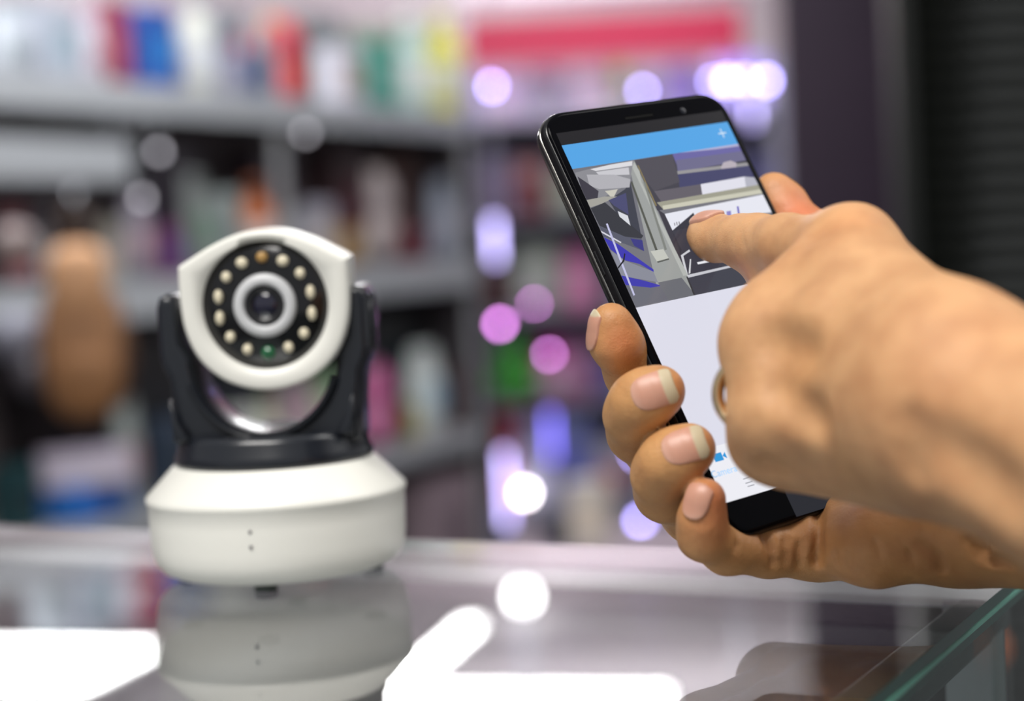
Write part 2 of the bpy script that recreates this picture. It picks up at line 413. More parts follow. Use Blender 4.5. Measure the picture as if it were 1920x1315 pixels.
pic = [(rc(0, W_, yb, yh), '#77777f'),
 (zq((612, 440), (1190, 345), (1330, 610), (720, 720)), '#45434d'),
 (zq((820, 405), (1190, 350), (1215, 400), (850, 480)), '#6d68a8'),
 (zq((860, 400), (1190, 345), (1192, 362), (1060, 380)), '#b8b6d8'),
 (zq((840, 440), (1200, 390), (1225, 440), (850, 505)), '#716e90'),
 (zq((846, 500), (1235, 452), (1240, 470), (850, 518)), '#9c9a9c'),
 (zq((1085, 480), (1100, 452), (1140, 442), (1172, 455), (1170, 478), (1130, 500), (1095, 495)), '#bdb3bd'),
 (zq((850, 518), (1240, 470), (1280, 540), (860, 590)), '#46466c'),
 (zq((612, 440), (820, 408), (860, 560), (720, 610), (650, 520)), '#524f58'),
 (zq((720, 610), (975, 572), (985, 632), (760, 670)), '#66616a'),
 (zq((975, 572), (1215, 530), (1225, 590), (985, 632)), '#e7e6f1'),
 (zq((1215, 530), (1270, 535), (1300, 592), (1228, 605)), '#b9b9c6'),
 (zq((735, 672), (1290, 575), (1315, 615), (765, 705)), '#a3a190'),
 (zq((765, 690), (1300, 600), (1318, 622), (770, 712)), '#d0cebb'),
 (zq((778, 735), (1318, 628), (1370, 725), (1040, 770), (820, 828)), '#edeef8'),
 (zq((740, 710), (778, 735), (870, 930), (900, 1075), (860, 1000)), '#3d3a44'),
 (zq((935, 728), (952, 765), (905, 850), (960, 940), (870, 965), (818, 828)), '#35343f'),
 (zq((820, 828), (870, 930), (865, 965), (900, 1070), (1160, 1015), (1100, 900), (960, 800)), '#3f3e49'),
 (zq((866, 962), (912, 930), (918, 940), (880, 965), (905, 1068), (896, 1072)), '#d6d6dc'),
 (zq((955, 1000), (1030, 985), (1045, 995), (960, 1012)), '#f0f0f6'),
 (zq((890, 1078), (1160, 1015), (1400, 1040), (1270, 1115), (940, 1180)), '#43444f'),
 (zq((890, 1072), (1160, 1012), (1175, 1020), (895, 1088)), '#cfcfd6'),
 (zq((585, 480), (612, 445), (900, 1072), (945, 1182), (920, 1190), (740, 1160)), '#a1a4a2'),
 (zq((606, 445), (640, 500), (650, 560), (905, 1070), (880, 1075), (600, 480)), '#b9bcb8'),
 (zq((628, 470), (634, 468), (735, 690), (728, 692)), '#8d7f58'),
 (zq((660, 560), (672, 560), (790, 930), (778, 935)), '#82857f'),
 (zq((590, 560), (600, 556), (740, 935), (728, 940)), '#55574f'),
 (zq((590, 560), (650, 860), (520, 740), (470, 660), (560, 600)), '#3f414d'),
 (zq((700, 940), (770, 928), (800, 978), (735, 996)), '#c9cbc2'),
 (zq((735, 996), (800, 978), (802, 986), (740, 1004)), '#5e605c'),
 (zq((285, 510), (360, 490), (580, 450), (612, 440), (600, 480), (585, 570), (450, 640), (340, 660)), '#8f8f95'),
 (zq((370, 490), (480, 465), (600, 445), (600, 470), (540, 480), (400, 500)), '#e3e2e6'),
 (zq((400, 505), (580, 480), (585, 520), (420, 525)), '#cfced4'),
 (zq((350, 520), (500, 520), (590, 545), (585, 590), (420, 600), (365, 580)), '#b6b5bb'),
 (zq((300, 530), (345, 560), (415, 610), (410, 650), (340, 660)), '#3d3a45'),
 (zq((345, 660), (450, 640), (520, 640), (430, 680), (370, 700)), '#a8a69e'),
 (zq((450, 610), (520, 600), (500, 640), (480, 640)), '#cfccc0'),
 (zq((470, 660), (565, 620), (580, 740), (500, 690)), '#4b4c74'),
 (zq((372, 705), (450, 672), (660, 855), (650, 870), (560, 860), (420, 800)), '#37383f'),
 (zq((520, 720), (575, 745), (590, 800), (530, 750)), '#dfe1e8'),
 (zq((420, 800), (560, 860), (650, 870), (665, 940), (560, 900), (440, 860)), '#5a5c6c'),
 (zq((590, 870), (655, 880), (665, 940), (610, 910)), '#3c3a86'),
 (zq((440, 862), (520, 900), (716, 1040), (718, 1055), (640, 1010), (560, 990), (480, 930)), '#3d38b4'),
 (zq((480, 935), (560, 992), (716, 1052), (740, 1110), (540, 1075)), '#8d8f9c'),
 (zq((525, 1070), (660, 1100), (765, 1130), (700, 1140), (560, 1130)), '#3f3bb0'),
 (zq((555, 1125), (700, 1140), (770, 1130), (860, 1190), (620, 1245)), '#6d6e78'),
 (zq((740, 1112), (870, 1085), (945, 1180), (800, 1210)), '#6e7077'),
 (zq((415, 820), (540, 890), (536, 896), (412, 828)), '#dcdce6'),
 (zq((455, 790), (465, 788), (540, 985), (615, 1180), (606, 1184), (530, 990)), '#c8c8ea'),
 (zq((556, 950), (562, 955), (556, 995), (520, 1040), (515, 1035), (548, 990)), '#1d1c22'),
 (zq((895, 1080), (903, 1078), (945, 1180), (936, 1182)), '#3a3a3e'),
 (zq((915, 985), (922, 983), (918, 1060), (908, 1065)), '#e0e0e4'),
 (zq((1050, 740), (1060, 738), (1062, 755), (1052, 758)), '#8f88cc'),
 (zq((1080, 730), (1095, 728), (1098, 752), (1082, 755)), '#a8a2d8'),
 (zq((1115, 722), (1140, 718), (1142, 745), (1118, 748)), '#8f88cc'),
 (zq((1172, 695), (1182, 693), (1190, 742), (1180, 745)), '#6b62c0'),
 (zq((828, 785), (833, 784), (836, 800), (831, 801)), '#77757c'),
 (zq((840, 780), (845, 779), (848, 798), (843, 799)), '#77757c'),
 (zq((853, 778), (858, 777), (861, 795), (856, 796)), '#77757c'),
 (zq((985, 728), (993, 726), (995, 738), (988, 740)), '#b7b0e2'),
]
# keep the picture inside its frame
def clip(pts):
    def cut(ps, f):
        o = []
        for i in range(len(ps)):
            a, b = ps[i - 1], ps[i]; fa, fb = f(a), f(b)
            if (fa >= 0) != (fb >= 0):
                t = fa / (fa - fb); o.append((a[0] + (b[0] - a[0]) * t, a[1] + (b[1] - a[1]) * t))
            if fb >= 0: o.append(b)
        return o
    for f in (lambda p: p[0], lambda p: W_ - p[0], lambda p: p[1] - yb, lambda p: yh - p[1]):
        pts = cut(pts, f)
        if len(pts) < 3: return None
    return pts
pic = [(clip(p), c) for p, c in pic]; pic = [(p, c) for p, c in pic if p]
flat('camera_picture', pic, .00002, label='still of a shop interior seen from above')
ic = S(1349, 857)
flat('camera_icon', [(rc(ic[0] - .0021, ic[0] + .0011, ic[1] - .0012, ic[1] + .0012), '#2f9be0'), ([(ic[0] + .0011, ic[1]), (ic[0] + .0024, ic[1] - .0010), (ic[0] + .0024, ic[1] + .0010)], '#2f9be0')], .00004)
mi_ = [S(1400, 897), S(1404, 905), S(1408, 911)]
flat('menu_icon', [(rc(a - .0013, a + .0013, b - .00012, b + .00012), '#8a8a94') for a, b in mi_], .00004)
tx = bpy.data.curves.new('camera_word', 'FONT'); tx.body = 'Camera'; tx.size = .0029; tx.align_x = 'CENTER'
to = bpy.data.objects.new('tmp', tx); C.objects.link(to); dg = bpy.context.evaluated_depsgraph_get(); dg.update()
me = bpy.data.meshes.new_from_object(to.evaluated_get(dg)); C.objects.unlink(to); bpy.data.objects.remove(to)
me.materials.clear()
wd = obj('camera_word', me, mat('screen_word_blue', '#86b8e4', .2, emit=.6), phone); sp = S(1358, 884); wd.location = (sp[0] - .0002, sp[1] - .0010, .00005)
flat('painted_reflection', [(rc(.0215, .0655, -.1262, -.1172), '#24252c')], .00001)  # grey reflection on the glossy lower bezel, painted as a flat patch

# ================================================================== hand that holds the phone
def U(v): return v.normalized()
n_ = pn_; ph_x = px_; ph_y = py_
h_idx = chain([(1146, 606, .512, .0058), (1154, 640, .514, .0070), (1188, 700, .524, .0078), (1262, 800, .548, .0088), (1400, 900, .556, .0095)])
mid_tip = [(1240, 732, .4975, .0062), (1222, 741, .4985, .0069), (1197, 756, .501, .0073), (1188, 780, .507, .0075), (1194, 812, .516, .0076), (1250, 880, .540, .0085), (1420, 950, .548, .0095)]
ring_tip = [(1298, 840, .4935, .0060), (1280, 850, .4945, .0068), (1252, 868, .4965, .0073), (1240, 892, .502, .0075), (1246, 922, .511, .0077), (1300, 960, .531, .0085), (1450, 985, .540, .0095)]
pink_tip = [(1322, 936, .4905, .0057), (1316, 975, .493, .0063), (1318, 1005, .496, .0066), (1362, 1033, .504, .0064), (1440, 1034, .513, .0072), (1530, 1030, .520, .0082)]
h_mid, h_rng, h_pnk = chain(mid_tip), chain(ring_tip), chain(pink_tip)
h_thb = chain([(1448, 356, .574, .0052), (1462, 380, .574, .0072), (1518, 456, .566, .0092), (1610, 560, .556, .0115), (1690, 760, .546, .0150), (1740, 900, .532, .0160)])
palm = [Cone(P(1440, 960, .556), P(1800, 965, .520), .0125, .016), Cone(P(1470, 1010, .535), P(1800, 975, .512), .0115, .0160),
        Cone(P(1430, 880, .566), P(1780, 930, .530), .012, .015), Cone(P(1700, 860, .55), P(1800, 950, .52), .018, .016),
        Cone(P(1530, 1020, .517), P(1640, 1022, .506), .0078, .0098), Cone(P(1640, 1022, .506), P(1790, 1000, .500), .0098, .0085)]
fore = [Cone(P(1800, 962, .514), P(1950, 955, .500), .0160, .0160), Cone(P(1950, 955, .500), P(2500, 990, .47), .0165, .026),
        Cone(P(1800, 980, .505), P(2500, 1010, .455), .0130, .024)]
def crease(pts, d, r): return [Cone(P(*a, dd), P(*b, dd2), r, r) for (a, b, dd, dd2) in [(pts[i], pts[i + 1], d[i], d[i + 1]) for i in range(len(pts) - 1)]]
#CREASES
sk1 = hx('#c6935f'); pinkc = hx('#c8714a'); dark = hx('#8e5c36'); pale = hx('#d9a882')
spots1 = [(P(1532, 1010, .508), .0035, hx('#7a4424'), .5), (P(1448, 1040, .508), .003, hx('#7a4424'), .45), (P(1855, 1030, .495), .006, hx('#7a4424'), .5), (P(1750, 1040, .497), .005, hx('#8a5230'), .45), (P(1488, 1040, .508), .003, hx('#8a5230'), .4), (P(1165, 640, .507), .006, hx('#d07a50'), .6), (P(1345, 940, .486), .008, hx('#c4704a'), .75), (P(1330, 1000, .49), .006, pinkc, .4), (P(1272, 730, .492), .005, hx('#c57a50'), .5), (P(1330, 835, .488), .005, hx('#c57a50'), .5),  # brown spots along the palm creases paint in their shade
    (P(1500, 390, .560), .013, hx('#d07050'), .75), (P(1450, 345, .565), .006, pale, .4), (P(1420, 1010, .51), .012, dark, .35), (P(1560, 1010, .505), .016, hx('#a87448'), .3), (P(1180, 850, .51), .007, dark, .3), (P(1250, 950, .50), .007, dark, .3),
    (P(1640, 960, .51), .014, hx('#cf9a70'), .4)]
CR1 = [([(1535, 950), (1531, 990), (1533, 1030), (1529, 1064)], .0016, .0001, .0016), ([(1640, 1010), (1652, 1050)], .0005), ([(1590, 1030), (1592, 1070)], .0005), ([(1860, 990), (1846, 1010), (1838, 1030)], .0013, .0001, .0014), ([(1815, 1015), (1850, 1045), (1900, 1062)], .0012, .0001, .0014), ([(1530, 955), (1534, 1000), (1528, 1062)], .0007), ([(1432, 1000), (1447, 1030), (1452, 1065)], .0014, .0001, .0014), ([(1476, 1010), (1474, 1066)], .0010),
       ([(1500, 1015), (1498, 1070)], .0010), ([(1566, 1035), (1570, 1068)], .0004), ([(1383, 1010), (1378, 1042)], .0005), ([(1725, 1020), (1755, 1045), (1768, 1075)], .0012, .0001, .0013),
       ([(1840, 1000), (1850, 1030), (1830, 1048), (1880, 1062)], .0006), ([(1700, 1030), (1715, 1060)], .0005)]
def dist_all(p, prims):
    X, Y, Z = (np.array([c], np.float32) for c in p); return min(float(q.d(X, Y, Z)[0]) for q in prims)
def march(px, py, prims, d0=.40):
    """where the sight line through a pixel first meets the skin"""
    d = d0
    for _ in range(60):
        s = dist_all(P(px, py, d), prims)
        if s < .0002: return d
        d += max(s * .8, .0002)
        if d > .75: return None
    return d
def crease_on(list_, prims, k=.0012):
    out = []
    for pts, r in list_:
        fine = []
        for i in range(len(pts) - 1):
            for t in np.linspace(0, 1, 6)[:-1]: fine.append((pts[i][0] + (pts[i + 1][0] - pts[i][0]) * t, pts[i][1] + (pts[i + 1][1] - pts[i][1]) * t))
        fine.append(pts[-1]); ps = []
        for x, y in fine:
            d = march(x, y, prims)
            if d: ps.append(P(x, y, d - .0001))
        cs = [Cone(a, b, r, r) for a, b in zip(ps, ps[1:]) if (a - b).length < .008]
        if cs: out.append((cs, k))
    return out
allp = palm + fore + h_pnk + h_thb
lo = np.array([min(P(1050, 280, .6)[i], P(2450, 1200, .45)[i], P(1050, 1200, .6)[i], P(2450, 250, .48)[i]) for i in range(3)])
def bounds(prims, m=.006):
    l, h = zip(*[p.box(m) for p in prims]); return np.min(l, 0), np.max(h, 0)
every = palm + fore + h_idx + h_mid + h_rng + h_pnk + h_thb
lo, hi = bounds(every)
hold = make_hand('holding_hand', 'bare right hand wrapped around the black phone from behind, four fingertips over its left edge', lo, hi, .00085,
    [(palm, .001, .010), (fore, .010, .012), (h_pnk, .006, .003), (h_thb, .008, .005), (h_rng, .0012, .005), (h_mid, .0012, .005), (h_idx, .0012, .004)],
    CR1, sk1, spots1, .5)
def nail_on(parent, prims, px, py, tipdir, ln, wd, edge, **k):
    d = march(px, py, prims, .44); c = P(px, py, d)
    e = .0005; g = []
    for a in (Vector((e, 0, 0)), Vector((0, e, 0)), Vector((0, 0, e))): g.append(dist_all(c + a, prims) - dist_all(c - a, prims))
    n = Vector(g).normalized(); return nail(parent, prims, None, tuple(c), tipdir, n, ln, wd, edge, **k)
def pxdir(x0, y0, d0, x1, y1, d1): return P(x1, y1, d1) - P(x0, y0, d0)
nail_on(hold, h_mid, 1224, 733, pxdir(1195, 745, .499, 1255, 722, .497), .0120, .0100, .27)
nail_on(hold, h_rng, 1282, 836, pxdir(1250, 850, .496, 1315, 825, .494), .0120, .0098, .27)
nail_on(hold, h_pnk, 1303, 938, pxdir(1300, 970, .49, 1308, 905, .487), .0105, .0078, .12)
# index nail faces away to the left
ci = P(1146, 622, .513); dl = (-RT * .93 - FW * .25 + UP * .1).normalized()
nail(hold, h_idx, None, tuple(ci + dl * .0062), pxdir(1160, 650, .514, 1146, 600, .512), dl, .0115, .0088, .2)

# ================================================================== pointing hand
p_idx = chain([(1326, 441, .541, .0062), (1340, 446, .538, .0068), (1392, 452, .524, .0074), (1420, 453, .517, .0076), (1475, 457, .501, .0080), (1600, 462, .472, .0086)])
p_mid = chain([(1578, 540, .456, .0096), (1447, 600, .471, .0090), (1462, 630, .490, .0075), (1510, 620, .500, .0068)])
p_rng = chain([(1555, 640, .447, .0096), (1436, 645, .463, .0090), (1436, 685, .482, .0076), (1500, 700, .494, .0068)])
p_pnk = chain([(1545, 760, .444, .0095), (1444, 775, .457, .0084), (1436, 830, .466, .0080), (1480, 850, .478, .0068)])
p_thb = chain([(1440, 527, .524, .0055), (1465, 540, .514, .0070), (1560, 600, .485, .010), (1680, 700, .455, .014)])
back = [Cone(P(1600, 464, .472), P(1775, 650, .424), .0084, .0110), Cone(P(1578, 530, .456), P(1790, 700, .418), .0098, .0125),
        Cone(P(1555, 640, .447), P(1790, 760, .415), .0100, .0125), Cone(P(1545, 760, .446), P(1775, 830, .416), .0100, .0120),
        Cone(P(1600, 480, .478), P(1740, 760, .446), .0090, .017), Cone(P(1570, 800, .462), P(1740, 840, .430), .0105, .0130),
        Cone(P(1500, 850, .460), P(1700, 860, .440), .0080, .0105), Cone(P(1500, 600, .470), P(1500, 790, .462), .0105, .0105),
        Cone(P(1580, 620, .470), P(1620, 780, .46), .013, .013),
        Cone(P(1520, 550, .470), P(1448, 640, .467), .0080, .0088), Cone(P(1450, 640, .467), P(1458, 780, .461), .0084, .0080)]
farm = [Cone(P(1790, 690, .416), P(2350, 1060, .345), .0142, .0190), Cone(P(1790, 800, .414), P(2350, 1080, .345), .0145, .0190), Cone(P(1790, 750, .424), P(2400, 1030, .36), .0170, .0230)]
bump_ = [Ell(P(1815, 745, .4015), (RT, UP, FW), (.0085, .0085, .006))]
sk2 = hx('#cf9f72')
ev2 = p_idx + p_mid + p_rng + p_pnk + p_thb + back + farm
lo, hi = bounds(ev2)
spots2 = [(P(1600, 400, .46), .008, hx('#c98555'), .4), (P(1500, 480, .47), .015, hx('#d99a63'), .4), (P(1500, 690, .44), .012, hx('#b98450'), .35),
          (P(1420, 870, .45), .010, hx('#b57c50'), .4), (P(1300, 450, .53), .004, hx('#c88f62'), .5), (P(1405, 505, .515), .005, hx('#d9906a'), .6), (P(1830, 740, .40), .02, hx('#dc9c70'), .4), (P(1700, 900, .42), .016, hx('#a87a4a'), .3)]
CR2 = [([(1640, 440), (1700, 510), (1770, 600)], .0045, .0037, .007), ([(1450, 725), (1480, 758), (1520, 790)], .004, .0024, .006), ([(1440, 640), (1500, 655)], .004, .0026, .007), ([(1692, 800), (1700, 900)], .0035, .0033, .005), ([(1750, 850), (1830, 900), (1900, 950)], .005, .0047, .008), ([(1600, 560), (1720, 660)], .004, .0032, .007), ([(1420, 880), (1440, 872), (1470, 886)], .0016), ([(1390, 430), (1396, 470)], .0004), ([(1402, 425), (1410, 460)], .0004), ]
point = make_hand('pointing_hand', 'bare left hand pointing its index finger at the phone picture, other fingers curled under', lo, hi, .0012,
    [(back, .001, .014), (farm, .014, .02), (bump_, .008, .004), (p_thb, .006, .005), (p_idx, .008, .003), (p_pnk, .008, .004), (p_rng, .008, .004), (p_mid, .0045, .004)],
    CR2, sk2, spots2, .35)
nn = (UP * .9 - FW * .25 - RT * .15).normalized()
nail(point, p_idx, None, tuple(P(1331, 430, .5385) + nn * .0048), pxdir(1392, 452, .524, 1322, 441, .541), nn, .0095, .0090, .14)
# ring on the ring finger
ra, rb = P(1424, 655, .470), P(1422, 700, .489)
bm = bmesh.new(); rp = []
prof = [(.0094 + .0015 * math.cos(a), .0034 * math.sin(a)) for a in np.linspace(0, 2 * math.pi, 15)[:-1]]
for k in range(40):
    a = 2 * math.pi * k / 40; rp.append([bm.verts.new((r * math.cos(a), r * math.sin(a), z)) for r, z in prof])
for k in range(40):
    for j in range(14):
        f = bm.faces.new((rp[k][j], rp[(k + 1) % 40][j], rp[(k + 1) % 40][(j + 1) % 14], rp[k][(j + 1) % 14])); f.smooth = True
bmesh.ops.recalc_face_normals(bm, faces=bm.faces[:])
rg = obj('finger_ring', bm, mat('pale_gold', hx('#e0c8a0'), .22, 1), None, label='polished pale gold band')
RGM = Matrix.Translation(P(1414, 738, .462)) @ (RT * .25 + FW * .75 - UP * .1).to_track_quat('Z', 'Y').to_matrix().to_4x4()
rg.parent = point; rg.matrix_world = RGM

# ================================================================== security camera
b0 = on_z(503, 1101, TOPZ); SX, SY = b0.x + .0013, b0.y + .0267
fy = math.atan2(-SX, SY)
secam = thing('security_camera', 'white and black pan-tilt security camera with round lens face standing on the glass', 'camera', (SX, SY, TOPZ), math.radians(-2))
secam.scale = (1.022, 1.022, 1.087)
m_wh = mat('white_plastic', hx('#e6e5dd'), .38, coat=.1)
m_bk = mat('black_gloss_plastic', (.010, .012, .017), .26, coat=.15)
bm = bmesh.new()
lathe(bm, [(0, .0018), (.031, .0018), (.0362, .0022), (.0402, .0038), (.0424, .0062), (.0434, .0090), (.0439, .0125), (.0442, .0200), (.0443, .0256), (.0449, .0264), (.0449, .0276), (.0440, .0286), (.0352, .0372), (.0340, .0378), (0, .0378)], 96)
obj('base', bm, m_wh, secam)
bm = bmesh.new(); lathe(bm, [(0, .0021), (.0405, .0066), (.0408, .0072), (.0375, .0034), (0, .0018)], 96)
bm = bmesh.new()
for dx in (-.0012, .0012): lathe(bm, [(0, 0), (.0006, 0), (.0006, .0005), (0, .0006)], 12, dx, 0)
for k in range(4):
    a = math.radians(-90 + 90 * k); bm = bmesh.new(); lathe(bm, [(0, 0), (.0036, 0), (.0039, .0006), (.0036, .0024), (0, .0024)], 24, .032 * math.cos(a), .032 * math.sin(a))
    obj('rubber_foot', bm, mat('rubber_dark', (.03, .04, .035), .5), secam)
for nm, zz, sx in (('indicator_hole', .0185, .0), ('indicator_hole', .0232, 0)):
    bm = bmesh.new(); bmesh.ops.create_uvsphere(bm, u_segments=12, v_segments=8, radius=.0006); bmesh.ops.translate(bm, verts=bm.verts, vec=(-.002, -.0441, zz - .003))
    obj(nm, bm, mat('hole_grey', (.12, .11, .12), .6), secam)
bm = bmesh.new(); lathe(bm, [(0, .0378), (.0342, .0376), (.0345, .0400), (.0336, .0415), (.0326, .0455), (.0318, .0470), (.0300, .0478), (.0268, .0474), (.022, .0462), (0, .0455)], 80)
obj('swivel_disc', bm, m_bk, secam)
HZ = .0873                                                      # centre of the head
# black yoke: outline with a round opening, pushed front to back
out = []
out += [(-.0312, .0440), (-.0316, .056), (-.0328, .066), (-.0350, .0700), (-.0358, .074), (-.0358, .089), (-.0346, .0925), (-.0320, .0935), (-.0290, .0925), (-.0286, .086), (-.0284, .078)]
cz_, cr_ = .0725, .0250
for k in range(0, 25):
    a = math.radians(178 + 184 * k / 24); out.append((cr_ * math.cos(a), cz_ + cr_ * math.sin(a)))
out += [(.0284, .078), (.0286, .086), (.0290, .0925), (.0320, .0935), (.0346, .0925), (.0358, .089), (.0358, .074), (.0350, .0700), (.0328, .066), (.0316, .056), (.0312, .0440)]
bm = bmesh.new()
bm2 = prism(out, -.0165, .0165, .0028, 3); bmesh.ops.triangulate(bm2, faces=[f for f in bm2.faces if len(f.verts) > 4]); add(bm, bm2)
obj('yoke', bm, m_bk, secam).location.x = .0010
for s in (-1, 1):
    bm = bmesh.new(); lathe(bm, [(0, 0), (.0095, 0), (.0098, .0006), (.0088, .0011), (0, .0013)], 48)
    bmesh.ops.rotate(bm, verts=bm.verts, matrix=Matrix.Rotation(s * math.pi / 2, 3, 'Y')); bmesh.ops.translate(bm, verts=bm.verts, vec=(s * .0357, 0, .0815))
    obj('pivot_cap', bm, m_bk, secam).location.x = .0010
    bm = bmesh.new()                                             # moulded web from arm to disc
    add(bm, prism([(s * .0305, .0465), (s * .0312, .060), (s * .0285, .053), (s * .024, .0465)], -.021, -.0155, .001, 2)); obj('yoke_rib', bm, m_bk, secam)
bm = bmesh.new(); lathe(bm, [(.0247, -.0170), (.0262, -.0178), (.0268, -.0168), (.0262, -.0150)], 60)
bmesh.ops.rotate(bm, verts=bm.verts, matrix=Matrix.Rotation(math.pi / 2, 3, 'X')); 
# keep only the lower arc of the trim
bmesh.ops.delete(bm, geom=[v for v in bm.verts if v.co.z > -.006], context='VERTS'); bmesh.ops.translate(bm, verts=bm.verts, vec=(0, -.034, .0725)); 
obj('opening_trim', bm, m_bk, secam)
def smooth_closed(pts, n=6):
    o = []; L = len(pts)
    for i in range(L):
        p0, p1, p2, p3 = (Vector(pts[(i + j - 1) % L]) for j in range(4))
        for k in range(n):
            t = k / n; o.append(tuple(.5 * ((2 * p1) + (p2 - p0) * t + (2 * p0 - 5 * p1 + 4 * p2 - p3) * t * t + (3 * p1 - p0 - 3 * p2 + p3) * t ** 3)))
    return o
half = [(0, .0278), (.008, .0268), (.017, .0234), (.0250, .0191), (.0290, .0168), (.0297, .0150), (.0297, .004), (.0285, -.006), (.0245, -.0155), (.0175, -.0225), (.0090, -.0265), (0, -.0278)]
ol = half + [(-x, z) for x, z in half[-2:0:-1]]
ol = smooth_closed(ol, 4); NO = len(ol)
head = bpy.data.objects.new('head', None)
bm = bmesh.new(); rings = []
def scaled(s, y, cz=.0): return [bm.verts.new((x * s, y, z * s + cz)) for x, z in ol]
for s, y in ((.80, -.0205), (.86, -.0222), (.95, -.0226), (.985, -.0220), (1.0, -.0202), (1.0, -.010), (.985, .004), (.93, .014), (.80, .021), (.55, .0255), (.25, .0275)):
    rings.append(scaled(s, y))
# inner rim of the face as a circle
circ = []
for i in range(NO):
    x, z = ol[i]; a = math.atan2(z, x); circ.append(bm.verts.new((.0224 * math.cos(a), -.0222, .0224 * math.sin(a) + .0018)))
circ2 = [bm.verts.new((v.co.x * .985, -.0195, (v.co.z - .0018) * .985 + .0018)) for v in circ]
for v in rings[0]: pass
allr = [circ2, circ] + rings[1:]
for v in rings[0]: bm.verts.remove(v)
for a, b in zip(allr, allr[1:]):
    for k in range(NO):
        f = bm.faces.new((a[k], a[(k + 1) % NO], b[(k + 1) % NO], b[k])); f.smooth = True
bm.faces.new(rings[-1]); bm.faces.new(circ2)
bmesh.ops.recalc_face_normals(bm, faces=bm.faces[:])
hd = obj('head', bm, m_wh, secam, label='white shield shaped lens housing'); hd.scale = (.955, 1, .915); hd.location = (.0030, 0, HZ + .0006); hd.rotation_euler = (math.radians(3), 0, math.radians(1))
def disc(name, prof, m, cx=0, cz=.0018, n=64, par=hd, label=None):
    """prof: (radius, forwards)"""
    bm = bmesh.new(); lathe(bm, [(r, z) for r, z in prof], n); bmesh.ops.rotate(bm, verts=bm.verts, matrix=Matrix.Rotation(math.pi / 2, 3, 'X'))
    bmesh.ops.translate(bm, verts=bm.verts, vec=(cx, 0, cz)); return obj(name, bm, m, par, label=label)
disc('black_face', [(0, .0205), (.0218, .0205), (.0222, .0200), (.0222, .0190)], mat('face_black', (.004, .004, .005), .12, coat=.2))
disc('lens_ring', [(.0070, .0207), (.0072, .0226), (.0080, .0232), (.0104, .0228), (.0109, .0220), (.0110, .0206)], mat('ring_grey_white', hx('#c9cacc'), .3))
disc('lens_barrel', [(.0040, .0208), (.0055, .0222), (.0071, .0218), (.0071, .0206)], mat('lens_barrel_black', (.012, .012, .014), .25))
disc('lens', [(0, .0222), (.0020, .0219), (.0036, .0213), (.0046, .0207)], mat('lens_glass', (.006, .005, .02), .03, coat=1))
for k in range(14):
    a = math.pi / 2 + 2 * math.pi * k / 14; x, z = .0166 * math.cos(a), .0166 * math.sin(a)
    if k == 7: disc('sensor', [(0, .0222), (.0022, .0218), (.0026, .0205)], mat('green_lens', hx('#0f5a35'), .1, coat=1), x, z + .0018, 20, label='green status sensor'); continue
    rot = a
    o = disc('infrared_lamp', [(0, .0221), (.0013, .0219), (.0017, .0213), (.0018, .0205)], mat('led_cream', hx('#e2d8bd'), .25) if k else mat('sensor_amber', hx('#b08a50'), .25), 0, 0, 20)
    o.location = (x, 0, z + .0018); o.scale = (1.15 if k in (0, 1, 13) else .95, 1, 1.05) if k not in (3, 4, 10, 11) else (.85, 1, 1.35)
# ================================================================== showcase counter
A0 = on_z(0, 985, TOPZ); A1 = on_z(1300, 1030, TOPZ); R0 = on_z(1900, 1078, TOPZ); R1 = on_z(1640, 1315, TOPZ)
ang = math.atan2(A1.y - A0.y, A1.x - A0.x)                       # along the far edge
ex = Vector((math.cos(ang), math.sin(ang), 0)); ey = Vector((-ex.y, ex.x, 0))
tt = (R0 - A0).dot(ex); t2 = (R1 - A0).dot(ex)
COR = A0 + ex * ((tt + t2) / 2)                                  # far right corner
print('counter angle', math.degrees(ang), 'right edge', tt, t2, 'corner', COR)
case = thing('display_counter', 'glass topped display counter with green glass edge and pale metal rails', 'counter', (COR.x, COR.y, 0), ang)
L, D = 1.9, .62
m_glass = glassy('counter_glass', (.975, .99, .985), 1.25)
m_edge = mat('green_glass_edge', hx('#0d4a3e'), .12, coat=.6)
m_edgel = mat('green_glass_edge_light', hx('#6fb8a4'), .2, coat=.4)
m_al = mat('brushed_aluminium', hx('#b9bac0'), .35, .7, bump=.05, scale=80)
bm = bmesh.new(); bx(bm, -L, 0, -D, 0, TOPZ - .008, TOPZ)
for f in bm.faces:
    f.material_index = 0 if abs(f.normal.z) > .5 else 1
bm.normal_update()
for f in bm.faces: f.material_index = 0 if abs(f.normal.z) > .5 else (2 if f.normal.y > .5 else 1)
obj('glass_top', bm, [m_glass, m_edge, mat('painted_edge_sheen', hx('#dccfd6'), .6)], case)  # far edge pale: light reflected inside the glass put into its colour
bm = bmesh.new(); bx(bm, -.0012, .0004, -D, 0, TOPZ - .0052, TOPZ - .0040); obj('polished_edge_line', bm, m_edgel, case)
bm = bmesh.new(); bx(bm, -L, -.004, -.026, -.003, TOPZ - .0115, TOPZ - .0082, .001)
obj('back_rail', bm, mat('white_rail', hx('#f6f6fa'), .5), case)
bm = bmesh.new(); bx(bm, -.020, -.008, -D, -.004, TOPZ - .022, TOPZ - .0085, .002); obj('end_rail', bm, mat('dark_green_rail', hx('#16302b'), .3), case)
m_side = glassy('side_glass', (.86, .93, .90), 1.0)
bm = bmesh.new(); bx(bm, -.006, -.001, -D, -.01, .42, TOPZ - .0085); bm.normal_update()
obj('end_panel_glass', bm, [m_side, m_edge], case)
bm = bmesh.new(); bx(bm, -L, -.02, -D + .02, -.03, .72, .728); obj('inner_shelf', bm, mat('milky_shelf', hx('#a4a6aa'), .4), case)
